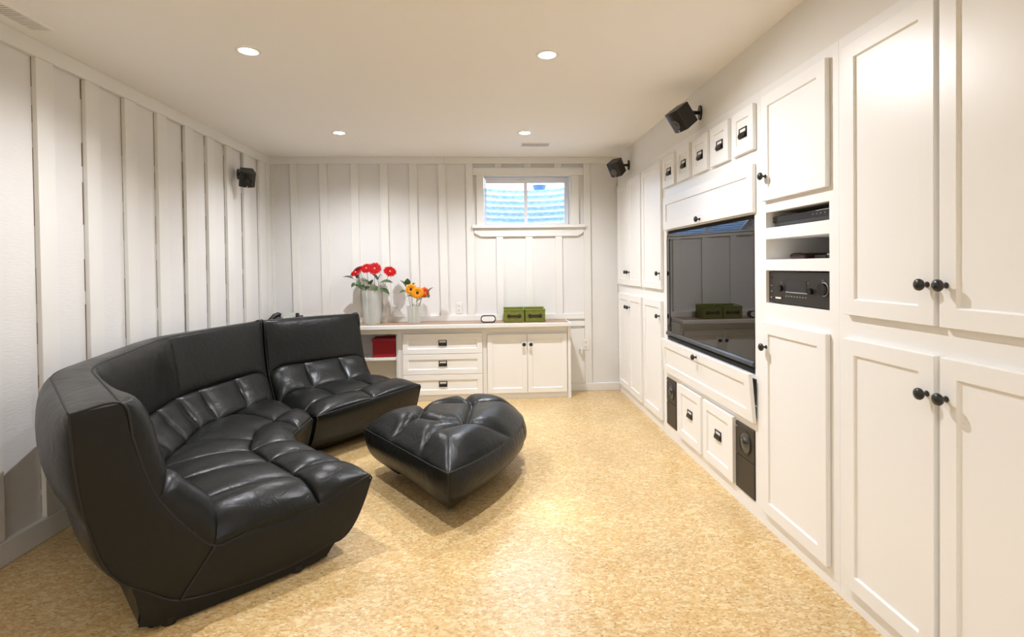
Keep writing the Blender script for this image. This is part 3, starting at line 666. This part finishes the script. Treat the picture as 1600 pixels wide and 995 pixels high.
gerbera(-.886, 4.785, 1.163, (.35, -.75, .6), .052, M['petal_red'], M['disc_y'], (-1.07, 4.80, ZT + .02), 'red gerbera standing alone on the right of the tall vase', G1, M['stem_r'])
gerbera(-.697, 4.775, 1.000, (-.15, -1, .15), .047, M['petal_yel'], M['disc_k'], (-.69, 4.78, ZT + .02), 'yellow-orange gerbera with dark centre, higher one in the short vase', G2, M['stem'])
gerbera(-.637, 4.750, .968, (.05, -1, .12), .050, M['petal_yel'], M['disc_k'], (-.665, 4.77, ZT + .02), 'yellow-orange gerbera with dark centre, front one in the short vase', G2, M['stem'])
gerbera(-.578, 4.785, .968, (.6, -.8, .1), .044, M['petal_or'], M['disc_y'], (-.66, 4.79, ZT + .02), 'coral red gerbera turned aside at the right of the short vase', G2, M['stem'])
def sprig(foot, mid, leaves, lb, grp):
    t = thing('leafy_sprig', foot, lb, 'leaves', grp)
    MB().tube([foot, Vector(foot).lerp(Vector(mid), .5) + Vector((0, .004, 0)), mid], .002, 6).build('stem', M['stem'], t, smooth=True)
    for b0, t0, wd in leaves:
        mb = MB(); leaf(mb, b0, Vector(b0).lerp(Vector(t0), 1.12), wd * 1.6); mb.build('leaf', M['leaf'], t, smooth=True)
        st = MB().tube([mid, b0], .0015, 5).build('leaf_stalk', M['stem'], t)
fL = (-1.06, 4.79, ZT + .02)
sprig(fL, (-1.16, 4.77, 1.07), [((-1.205, 4.76, 1.103), (-1.287, 4.745, 1.119), .016), ((-1.18, 4.77, 1.10), (-1.20, 4.755, 1.15), .022), ((-1.16, 4.765, 1.10), (-1.135, 4.745, 1.16), .020), ((-1.175, 4.76, 1.06), (-1.215, 4.74, 1.030), .022), ((-1.15, 4.76, 1.045), (-1.125, 4.735, 1.012), .020), ((-1.165, 4.77, 1.075), (-1.165, 4.75, 1.035), .018)], 'leafy sprig reaching out to the left of the red gerberas', 'leafy sprigs in the tall vase')
sprig((-1.05, 4.78, ZT + .02), (-1.05, 4.75, 1.04), [((-1.055, 4.74, 1.05), (-1.115, 4.72, 1.085), .024), ((-1.045, 4.74, 1.05), (-1.03, 4.72, 1.09), .022), ((-1.06, 4.745, 1.03), (-1.09, 4.72, 1.005), .020), ((-1.04, 4.745, 1.025), (-.995, 4.72, 1.000), .022)], 'leafy sprig in the middle of the tall vase just above the rim', 'leafy sprigs in the tall vase')
sprig((-1.04, 4.79, ZT + .02), (-.985, 4.77, 1.06), [((-.995, 4.765, 1.085), (-1.035, 4.75, 1.140), .020), ((-.985, 4.765, 1.09), (-.958, 4.75, 1.138), .022), ((-.975, 4.76, 1.065), (-.865, 4.74, 1.062), .024), ((-.98, 4.76, 1.012), (-.892, 4.735, .962), .020)], 'leafy sprig spreading to the right of the red gerberas', 'leafy sprigs in the tall vase')
sprig((-.68, 4.78, ZT + .02), (-.735, 4.79, .985), [((-.742, 4.79, 1.02), (-.788, 4.78, 1.077), .012), ((-.728, 4.79, 1.04), (-.728, 4.78, 1.094), .018), ((-.742, 4.785, .98), (-.793, 4.77, .972), .020), ((-.69, 4.80, 1.03), (-.665, 4.80, 1.052), .016)], 'leafy sprig rising left of the orange gerberas', 'leafy sprigs in the short vase')
sprig((-.67, 4.78, ZT + .02), (-.60, 4.795, .93), [((-.555, 4.79, .955), (-.505, 4.78, 1.008), .015), ((-.565, 4.795, .95), (-.540, 4.78, .922), .014), ((-.655, 4.76, .925), (-.725, 4.74, .940), .012), ((-.655, 4.76, .885), (-.60, 4.745, .915), .011)], 'leafy sprig trailing to the right of the orange gerberas', 'leafy sprigs in the short vase')

# ================================================================== CEILING FITTINGS
for (x, y, lb) in LIGHTS:  # the last four are added fill lights behind the camera
    t = thing('downlight', (x, y, ZC), 'round white ' + lb, 'ceiling light', 'recessed downlights in the ceiling')
    MB().lathe([(.040, ZC - .0012), (.041, ZC - .005), (.056, ZC - .004), (.058, ZC - .0006)], Matrix.Translation((x, y, 0)), 36, cap=False).build('trim_ring', M['plastic'], t, smooth=True)
    MB().lathe([(.0005, ZC - .0035), (.036, ZC - .003), (.0395, ZC - .0012)], Matrix.Translation((x, y, 0)), 32, cap=False).build('bulb_face', M['glow'], t, smooth=True)
def vent(x0, x1, y0, y1, alongy, n, lb):
    t = thing('ceiling_vent', ((x0 + x1) / 2, (y0 + y1) / 2, ZC), lb, 'vent', 'slotted ceiling vents')
    fr3 = MB(); e = .012
    MB().box(x0, x1, y0, y1, ZC - .0012, ZC - .0004).build('backing', M['slot'], t)
    fr3.box(x0 - e, x1 + e, y0 - e, y0, ZC - .005, ZC - .0003).box(x0 - e, x1 + e, y1, y1 + e, ZC - .005, ZC - .0003).box(x0 - e, x0, y0, y1, ZC - .005, ZC - .0003).box(x1, x1 + e, y0, y1, ZC - .005, ZC - .0003)
    fr3.build('frame', M['ceil'], t)
    for k in range(n):
        if alongy: a = x0 + (x1 - x0) * (k + .25) / n; MB().box(a, a + (x1 - x0) / n * .5, y0, y1, ZC - .0045, ZC - .0012).build('slat', M['ceil'], t)
        else: a = y0 + (y1 - y0) * (k + .25) / n; MB().box(x0, x1, a, a + (y1 - y0) / n * .5, ZC - .0045, ZC - .0012).build('slat', M['ceil'], t)
vent(-1.915, -1.838, 1.98, 2.338, False, 22, 'long slotted white vent in the ceiling above the left wall')
vent(.298, .532, 4.362, 4.476, True, 17, 'small slotted vent in the ceiling above the window')

# satellite speakers on brackets
def sat(plate, nrm, bc, aim, up, size, lb):
    """wall plate, arm and a box with a curved front"""
    t = thing('wall_speaker', plate, lb, 'speaker', 'small black speakers on wall brackets')
    plate = Vector(plate); nrm = Vector(nrm); bc = Vector(bc); aim = Vector(aim).normalized(); up = Vector(up); side = aim.cross(up).normalized(); up = side.cross(aim).normalized()
    n = 16; pts = []
    for s, off in ((0, .0), (1, .010)):
        for k in range(n):
            a = 2 * PI * k / n; tz = Vector((0, 0, 1)); ty = nrm.cross(tz).normalized()
            pts.append(plate + nrm * off + tz * (.043 * math.sin(a)) + ty * (.022 * math.cos(a)))
    MB().add(pts, [tuple(range(n)), tuple(reversed(range(n, 2 * n)))] + [(k, (k + 1) % n, n + (k + 1) % n, n + k) for k in range(n)]).build('wall_plate', M['blackplastic'], t, smooth='auto')
    back = bc - aim * size[2] * .5
    elbow = plate + nrm * .045
    MB().tube([plate + nrm * .009, elbow, back], [.011, .011, .013], 10).build('arm', M['blackplastic'], t, smooth=True)
    W, H, D = size; poly = []
    for k in range(9): a = -1 + 2 * k / 8; poly.append((a * W / 2, D / 2 - .014 * a * a))
    poly += [(W / 2 * .8, -D / 2), (-W / 2 * .8, -D / 2)]
    MB().prism(poly, (-H / 2, H / 2), lambda a, b, c: bc + side * a + aim * b + up * c).build('speaker_box', M['blackplastic'], t, bevel=.003)
    Md = axis_m(bc + aim * (D / 2 - .001) - up * H * .12, aim)
    MB().lathe([(.030, 0), (.030, .002), (.026, .002), (.010, -.002 + .003), (.0005, .0035)], Md, 24).build('driver', M['cone'], t, smooth='auto')
    k = bc + aim * (D / 2 - .010) + side * W * .0 - up * H * .42; MB().lathe([(.005, 0), (.005, .011), (.0005, .011)], axis_m(k, aim), 10).build('badge', M['silver'], t)
sat((XL + .024, 4.305, 1.962), (1, 0, 0), (-1.880, 4.22, 1.918), (.42, -.66, -.52), (0, 0, 1), (.115, .125, .10), 'small black speaker on a bracket on the left wall')
sat((XR, 2.984, 2.079), (-1, 0, 0), (1.122, 2.955, 2.040), (-.76, -.24, -.60), (0, 0, 1), (.115, .125, .115), 'black speaker on a bracket on the right wall above the small label-pull doors')
sat((XR, 4.527, 2.073), (-1, 0, 0), (1.130, 4.50, 2.045), (-.62, -.50, -.56), (0, 0, 1), (.115, .13, .11), 'black speaker on a bracket in the far right corner by the ceiling')

# ================================================================== LEATHER SOFA
def lerp(a, b, t): return a + (b - a) * t
def poly_at(pts, q):        # pts list of tuples, q in 0..1 by length, Catmull-Rom smoothed
    n = len(pts); L = [0]
    for i in range(1, n): L.append(L[-1] + math.dist(pts[i], pts[i - 1]))
    s = q * L[-1]; i = 0
    while i < n - 2 and s > L[i + 1]: i += 1
    t = (s - L[i]) / max(1e-9, L[i + 1] - L[i]); t = min(max(t, 0), 1)
    p1, p2 = pts[i], pts[i + 1]; p0 = pts[i - 1] if i > 0 else tuple(2 * a - b for a, b in zip(p1, p2)); p3 = pts[i + 2] if i + 2 < n else tuple(2 * b - a for a, b in zip(p1, p2))
    return tuple(.5 * (2 * b + (c - a) * t + (2 * a - 5 * b + 4 * c - d) * t * t + (-a + 3 * b - 3 * c + d) * t ** 3) for a, b, c, d in zip(p0, p1, p2, p3))
DEP = .983
class Module:
    def __init__(s, O, I, top, front, soft=.14):
        s.O = [Vector(p) for p in O]; s.I = [Vector(p) for p in I]; s.top = top; s.front = front; s.n = len(O) - 1; s.soft = soft
        s.widths = [((s.O[i + 1] - s.O[i]).length + (s.I[i + 1] - s.I[i]).length) / 2 for i in range(s.n)]
    def lin(s, A, t):
        t = min(max(t, 0), s.n - 1e-6); i = int(t); return A[i] + (A[i + 1] - A[i]) * (t - i)
    def sm(s, A, t):
        if s.n == 1: return s.lin(A, t)
        d = s.soft; d = min(d, t, s.n - t)
        if d < 1e-4: return s.lin(A, t)
        return (s.lin(A, t - d) + s.lin(A, t - d / 2) + s.lin(A, t) + s.lin(A, t + d / 2) + s.lin(A, t + d)) / 5
    def frame(s, t):
        o = s.sm(s.O, t); i = s.sm(s.I, t); d = (i - o).normalized(); return o, i, d
    def pt(s, t, p, z):
        o, i, d = s.frame(t); xy = o + (i - o) * (p / DEP)
        kt = s.sm(s.top, t) / .769; kf = s.sm(s.front, t) / .302
        w1 = min(max((z - .30) / .45, 0), 1); w2 = min(max((p - .3) / .5, 0), 1) * min(max((z - .1) / .12, 0), 1)
        return Vector((xy.x, xy.y, z * (1 + (kt - 1) * w1) * (1 + (kf - 1) * w2)))
LO = dict(outer=[(0, .769), (.009, .622), (.022, .497), (.036, .42), (.07, .293), (.114, .212), (.196, .138), (.274, .08)],
          bottom=[(.274, .08), (.434, .055), (.586, .047), (.70, .055), (.79, .072)],
          frontf=[(.79, .072), (.856, .078), (.909, .125), (.954, .204), (.980, .270), (.983, .302)],
          head=[(.128, .779), (.156, .656), (.185, .54), (.219, .443)],
          back=[(.219, .443), (.293, .328), (.382, .225)],
          seat=[(.382, .225), (.503, .237), (.587, .238), (.735, .243), (.843, .268), (.983, .302)])
HI = dict(head=[(.128, .779), (.150, .670), (.172, .570), (.200, .480)],
          back=[(.200, .480), (.255, .390), (.365, .315)],
          seat=[(.365, .315), (.50, .318), (.60, .318), (.735, .312), (.86, .318), (.983, .302)])
def prof(band, q, d):       # d: metres from an end panel
    lo = poly_at(LO[band], q)
    if band not in HI: return lo
    hi = poly_at(HI[band], q); k = min(1, d / .13); k = 1 - (1 - k) ** 2.2
    return (lerp(lo[0], hi[0], k), lerp(lo[1], hi[1], k))
def band_surface(mod, band, t, q, T0, T1):
    d = min(t - T0, T1 - t) * (sum(mod.widths) / mod.n)
    p, z = prof(band, q, max(0, d)); return mod.pt(t, p, z)
def pillow(x, e): return max(0.0, 4 * x * (1 - x)) ** e
def patch(mb, mod, band, ts, qs, amp, nu=16, nv=14, eu=.42, ev=.42, soft_t=0, wob=.0, sgn=1, end=0):
    """cells between consecutive ts and qs; soft_t: how little the seams between ts cells bite (0 deep, 1 none)"""
    T0, T1 = 0, mod.n; h = 1e-3
    for a in range(len(ts) - 1):
        ta, tb = ts[a], ts[a + 1]
        for c in range(len(qs) - 1):
            qa, qb = qs[c], qs[c + 1]
            def fn(i, j):
                x = .5 - .5 * math.cos(PI * i / nu); y = .5 - .5 * math.cos(PI * j / nv)
                t = lerp(ta(lerp(qa, qb, y)) if callable(ta) else ta, tb(lerp(qa, qb, y)) if callable(tb) else tb, x); q = lerp(qa, qb, y)
                P = band_surface(mod, band, t, q, T0, T1)
                t1, t2 = max(T0, t - h * 20), min(T1, t + h * 20); q1, q2 = max(0, q - .01), min(1, q + .01)
                du = band_surface(mod, band, t2, q, T0, T1) - band_surface(mod, band, t1, q, T0, T1)
                dv = band_surface(mod, band, t, q2, T0, T1) - band_surface(mod, band, t, q1, T0, T1)
                N = du.cross(dv) * sgn
                N = N.normalized() if N.length > 1e-12 else Vector((0, 0, 1))
                px = pillow(x, eu); py = pillow(y, ev)
                if soft_t:
                    edge0 = (a == 0 and x < .5) or (a == len(ts) - 2 and x >= .5)
                    if not edge0: px = lerp(px, 1, soft_t)
                e_ = end * math.exp(-(t * mod.widths[0] / .20) ** 2) if end else 0
                if end and a == 0 and x < .5: px = lerp(px, pillow(x, .62), .5)
                hgt = amp * px * py; dt_ = min(t * mod.widths[0] / .11, 1); he = e_ * (1 - (1 - dt_) ** 2) ** .6 * ((pillow(y, .3) if y < .5 else 1 - .25 * max(0, (y - .9) / .1) ** 2) if band == 'head' else (pillow(y, .3) if y > .5 else 1 - .25 * max(0, (.1 - y) / .1) ** 2))
                # stretch folds fanning out of the seams
                fx = math.exp(-min(y, 1 - y) / .12); hgt += wob * math.sin(x * 21 + a * 1.7 + 3 * math.sin(x * 7 + c)) * fx * px * py * 1.6
                fy = math.exp(-min(x, 1 - x) / .10); hgt += wob * math.sin(y * 19 + a * 2.3) * fy * px * py * 1.4
                Q = P + N * hgt
                if e_: dd_ = mod.frame(t)[2]; Q = Q + Vector((dd_.x, dd_.y, .45)) * (he * .9)
                if Q.x < -1.972: Q.x = -1.972 + (Q.x + 1.972) * .05
                if Q.y > 4.605: Q.y = 4.605 + (Q.y - 4.605) * .05
                return Q
            mb.grid(fn, nu, nv)
    return mb
def end_panel(mb, mod, t, sgn, bulge=.014):
    """side: two patches split by the seam that runs from the seat crease to the base"""
    nrm = None
    o, i, d = mod.frame(t); nrm = Vector((d.y, -d.x, 0)) * sgn
    def P(p, z): return mod.pt(t, p, z)
    def outl(names, q):
        pts = []
        for n_, rev in names: pts += (list(reversed(LO[n_])) if rev else LO[n_])[(1 if pts else 0):]
        return poly_at(pts, q)
    A_out = [('outer', False)]; A_in = [('head', False), ('back', False)]
    B_out = [('bottom', False), ('frontf', False)]; B_in = [('seat', False)]
    for (oo, ii, nn) in ((A_out, A_in, 26), (B_out, B_in, 26)):
        def fn(a, b_):
            x = .5 - .5 * math.cos(PI * a / nn); y = .5 - .5 * math.cos(PI * b_ / 14)
            p0 = outl(oo, x); p1 = outl(ii, x); p = (lerp(p0[0], p1[0], y), lerp(p0[1], p1[1], y))
            wd = min(1, math.dist(p0, p1) / .2)
            return P(*p) + nrm * bulge * pillow(x, .5) * pillow(y, .5) * wd
        mb.grid(fn, nn, 14)
def seam_line(mod, fn, n=60): return [mod.pt(*fn(k / n)) for k in range(n + 1)]
def build_module(t, mod, head_ts, back_ts, seat_back_ts, seat_front_ts, cross, near_end=True):
    n = mod.n; av = sum(mod.widths) / n
    mb = MB(); N1 = list(range(n + 1)); patch(mb, mod, 'outer', N1, [0, .46], .066, 24, 14, .55, .5, sgn=1, soft_t=.6); patch(mb, mod, 'outer', N1, [.46, .74], .036, 24, 10, .5, .5, sgn=1, soft_t=.6); patch(mb, mod, 'outer', N1, [.74, 1], .016, 24, 8, .5, .5, sgn=1, soft_t=.6); mb.build('outer_back', M['leather'], t, smooth=True, weld=True)
    mb = MB(); patch(mb, mod, 'head', head_ts, [0, 1], .030, 24, 16, .4, .42, soft_t=.6, wob=.0012, sgn=-1, end=.07 if len(head_ts) > 2 else .02); mb.build('headrest', M['leather'], t, smooth=True, weld=True)
    mb = MB()
    def tp(i, j):
        tt = n * i / 60; x = j / 8; p0 = (0, .769); p1 = (.128, .779); p, z = lerp(p0[0], p1[0], x), lerp(p0[1], p1[1], x)
        e = pillow(i / 60, .3); return mod.pt(tt, p, z) + Vector((0, 0, .010 * pillow(x, .5) * e))
    mb.grid(tp, 60, 8); mb.build('top_strip', M['leather'], t, smooth=True, weld=True)
    mb = MB(); patch(mb, mod, 'back', back_ts, [0, 1], .046, 16, 16, .38, .40, wob=.0014, sgn=-1, end=.07 if len(back_ts) > 4 else .02); mb.build('back_cushion', M['leather'], t, smooth=True, weld=True)
    mb = MB()
    patch(mb, mod, 'seat', seat_back_ts, [0, cross], .040, 18, 16, .33, .36, wob=.0020, sgn=-1)
    patch(mb, mod, 'seat', seat_front_ts, [cross, 1], .040, 18, 16, .33, .36, wob=.0018, sgn=-1)
    mb.build('seat_cushion', M['leather'], t, smooth=True, weld=True)
    mb = MB(); patch(mb, mod, 'frontf', list(range(n + 1)), [0, 1], .012, 16, 12, .4, .4, soft_t=.7); mb.build('front_panel', M['leather'], t, smooth=True, weld=True)
    for tt, sg in ((0, 1), (n, -1)):
        mb = MB(); end_panel(mb, mod, tt, sg); mb.build('side_panel', M['leather'], t, smooth=True, weld=True)
    mb = MB()
    sec = [(.150, .170), (.165, .085), (.215, .016), (.735, .013), (.80, .040), (.845, .078)]
    def bs(i, j):
        tt = n * (.006 + .988 * i / 40); p, z = poly_at(sec, j / 20); return mod.pt(tt, p, z)
    mb.grid(bs, 40, 20)
    for tt in (n * .006, n * .994):
        top_ = [(.150, .170), (.274, .10), (.434, .075), (.586, .067), (.70, .075), (.845, .078)]
        mb.grid(lambda i, j: (lambda a, b_: mod.pt(tt, lerp(a[0], b_[0], j / 4), lerp(a[1], b_[1], j / 4)))(poly_at(sec, i / 24), poly_at(top_, i / 24)), 24, 4)
    mb.build('base', M['leather'], t, smooth='auto', weld=True)
    # piping
    pp = MB()
    loop = LO['outer'] + LO['bottom'][1:] + LO['frontf'][1:] + list(reversed(LO['seat']))[1:] + list(reversed(LO['back']))[1:] + list(reversed(LO['head']))[1:]
    for tt in (0, n):
        m_ = 150; pts = [mod.pt(tt, *poly_at(loop + [loop[0]], k / m_)) for k in range(m_)]
        pp.tube(pts, .0040, 8, closed=True)
        pp.tube([mod.pt(tt, *(lerp(.274, .382, k / 10), lerp(.08, .225, k / 10))) + (Vector((mod.frame(tt)[2].y, -mod.frame(tt)[2].x, 0)) * (.002 if tt == 0 else -.002)) for k in range(11)], .0045, 8)
    pp.tube([mod.pt(n * k / 60, .983, .302) for k in range(61)], .0042, 8)
    pp.tube([mod.pt(n * k / 60, .128, .779) for k in range(61)], .0040, 8)
    pp.tube([mod.pt(n * k / 60, 0, .769) for k in range(61)], .0040, 8)
    pp.build('piping', M['seam'], t, smooth=True)
    for tt in (.05, n - .07):
        for p in (.25, .68):
            c = mod.pt(tt, p, .1); MB().lathe([(.022, .0004), (.024, .004), (.026, .030)], Matrix.Translation((c.x, c.y, 0)), 16).build('foot', M['foot'], t, smooth='auto')

GS = 'black leather seating group'
modA = Module([(-1.263, 1.636), (-1.755, 2.18), (-1.925, 3.05), (-1.715, 3.925)],
              [(-.521, 2.281), (-.990, 2.720), (-1.065, 2.88), (-1.062, 3.175)], [.769, .790, .812, .815], [.302, .302, .302, .302])
ta = thing('sofa', (-1.2, 2.6, 0), 'large curved black leather corner sofa with tufted seat, nearest the camera', 'sofa', GS)
build_module(ta, modA, [0, 1, 2, 3], [0, .45, .9, 1.3, 1.62, 1.95, 2.2, 2.6, 3], [0, .27, .66, 1.0, 1.5, 2.4, 3], [0, .32, .66, 1.0, 2.3, 3], .62)
modB = Module([(-1.705, 3.945), (-1.185, 4.545)], [(-1.045, 3.215), (-.507, 3.84)], [.815, .803], [.302, .340])
tb = thing('armless_chair', (-1.1, 3.9, 0), 'black leather armless sofa seat by the far wall, joined to the curved sofa', 'sofa', GS)
build_module(tb, modB, [0, 1], [0, .33, .70, 1], [0, .33, .70, 1], [0, .5, 1], .62)

# ottoman
to = thing('ottoman', (-.27, 2.9, 0), 'half-round black leather ottoman with tufted top in the middle of the floor', 'ottoman', GS)
OUT = [(-.724, 3.058), (-.191, 2.354), (-.052, 2.514), (.04, 2.655), (.112, 2.799), (.180, 2.984), (.205, 3.14), (.190, 3.30), (.12, 3.46), (-.01, 3.54), (-.17, 3.50), (-.33, 3.40), (-.52, 3.25)]
TU = {'a': (-.40, 2.93), 'b': (-.131, 2.77), 'c': (-.105, 3.17), 'd': (-.39, 3.19)}
SE = [(TU['a'], (-.553, 2.76 + .02)), ((-.36, 2.545), (-.30, 2.66)), ((-.30, 2.66), TU['b']), (TU['a'], (-.29, 2.84)), ((-.29, 2.84), TU['b']), (TU['a'], TU['d']), (TU['d'], TU['c']), (TU['b'], TU['c']), (TU['c'], (-.19, 3.49)), (TU['c'], (.19, 3.26)), (TU['d'], (-.44, 3.30)), (TU['b'], (.108, 2.80))]
CO = Vector((-.24, 2.98))
def ray_out(a):
    d = Vector((math.cos(a), math.sin(a))); best = None
    for i in range(len(OUT)):
        p, q = Vector(OUT[i]), Vector(OUT[(i + 1) % len(OUT)]); e = q - p; den = d.x * e.y - d.y * e.x
        if abs(den) < 1e-9: continue
        w_ = p - CO; t = (w_.x * e.y - w_.y * e.x) / den; s = (w_.x * d.y - w_.y * d.x) / den
        if t > 0 and -1e-6 <= s <= 1 + 1e-6 and (best is None or t < best): best = t
    return best
def dseg(p, a, b):
    a, b = Vector(a), Vector(b); t = max(0, min(1, (p - a).dot(b - a) / (b - a).length_squared)); return (p - (a + (b - a) * t)).length
NA = 240
angs = []
ca = [math.atan2(p[1] - CO.y, p[0] - CO.x) for p in OUT[:2]]
for k in range(NA): angs.append(2 * PI * k / NA - PI)
for c in ca:
    j = min(range(NA), key=lambda k: abs(angs[k] - c)); angs[j] = c
rad = [ray_out(a) for a in angs]
rs_ = rad[:]
crn = [min(range(NA), key=lambda k: abs(angs[k] - c)) for c in ca]
for k in range(NA):                  # soften the far curve, keep the two corners
    dd = min(min((k - c) % NA, (c - k) % NA) for c in crn); wdt = min(6, dd)
    rs_[k] = sum(rad[(k + j) % NA] for j in range(-wdt, wdt + 1)) / (2 * wdt + 1)
rad = rs_
rb = [sum(rad[(k + j) % NA] * (15 - abs(j)) for j in range(-14, 15)) / 225 for k in range(NA)]
ZS = .268
def otop(i, j):
    k = i % NA; a = angs[k]; f = 1 - (1 - j / 64) ** 1.35 if j else 0
    r = rad[k] * f; p = CO + Vector((math.cos(a), math.sin(a))) * r
    R_ = rb[k] + (rad[k] - rb[k]) * (r / rad[k]) ** 5; de = max(0, 1 - r / R_) * rad[k]
    ds = min(dseg(p, *s) for s in SE); dt = min((p - Vector(t)).length for t in TU.values())
    sat_ = lambda x: (1 - (1 - min(x, 1)) ** 2.2) ** .6
    zz = ZS + .064 * (1 - (1 - min(de / .22, 1)) ** 2) + .052 * sat_(ds / .085) * (1 - (1 - min(de / .16, 1)) ** 2) + .006 * max(0, 1 - (p - CO).length / .5)
    zz -= .018 * math.exp(-(dt / .028) ** 2)
    zz += .0016 * math.sin(a * 60 + 4 * math.sin(a * 9)) * math.exp(-dt / .06) * sat_(ds / .05)
    rr2 = r + .012 * sat_(de / .05) * max(0, 1 - de / .05)
    p = CO + Vector((math.cos(a), math.sin(a))) * rr2
    return (p.x, p.y, zz)
MB().grid(otop, NA, 64).build('top_cushion', M['leather'], to, smooth=True, weld=True)
NV = 20
def oside(i, j):
    k = i % NA; a = angs[k]; q = j / NV
    dd = min(min((k - c) % NA, (c - k) % NA) for c in crn + [crn[1] + 62]) * 2 * PI / NA * rad[k]
    bul = min(1, dd / .06) ** .5
    r = rad[k] - .205 * q ** 2.4 + (.032 * math.sin(PI * min(1, q * 1.1)) if q < .9 else 0) * bul + .004 * bul
    z = ZS + (.010 - ZS) * q
    return (CO.x + math.cos(a) * r, CO.y + math.sin(a) * r, z)
MB().grid(oside, NA, NV).build('side_wall', M['leather'], to, smooth=True, weld=True)
pp = MB(); pp.tube([(CO.x + math.cos(a) * (r + .001), CO.y + math.sin(a) * (r + .002), ZS) for a, r in zip(angs, rad)], .0034, 6, closed=True)
for c in crn + [crn[1] + 62]:
    a, r = angs[c % NA], rad[c % NA]
    pp.tube([(CO.x + math.cos(a) * (r - .205 * (j / 12) ** 2.4 + .003), CO.y + math.sin(a) * (r - .205 * (j / 12) ** 2.4 + .003), ZS + (.010 - ZS) * j / 12) for j in range(13)], .003, 6)
pp.build('piping', M['seam'], to, smooth=True)
mb = MB(); vs = [(CO.x + math.cos(a) * (r - .207), CO.y + math.sin(a) * (r - .207), .0105) for a, r in zip(angs, rad)]; mb.add(vs, [tuple(range(NA))]); mb.build('underside', M['foot'], to)
for (x, y) in ((-.22, 2.76), (-.38, 2.96), (-.02, 3.20), (-.30, 3.22)):
    MB().lathe([(.020, .0004), (.024, .003), (.025, .012)], Matrix.Translation((x, y, 0)), 16).build('foot', M['foot'], to, smooth='auto')
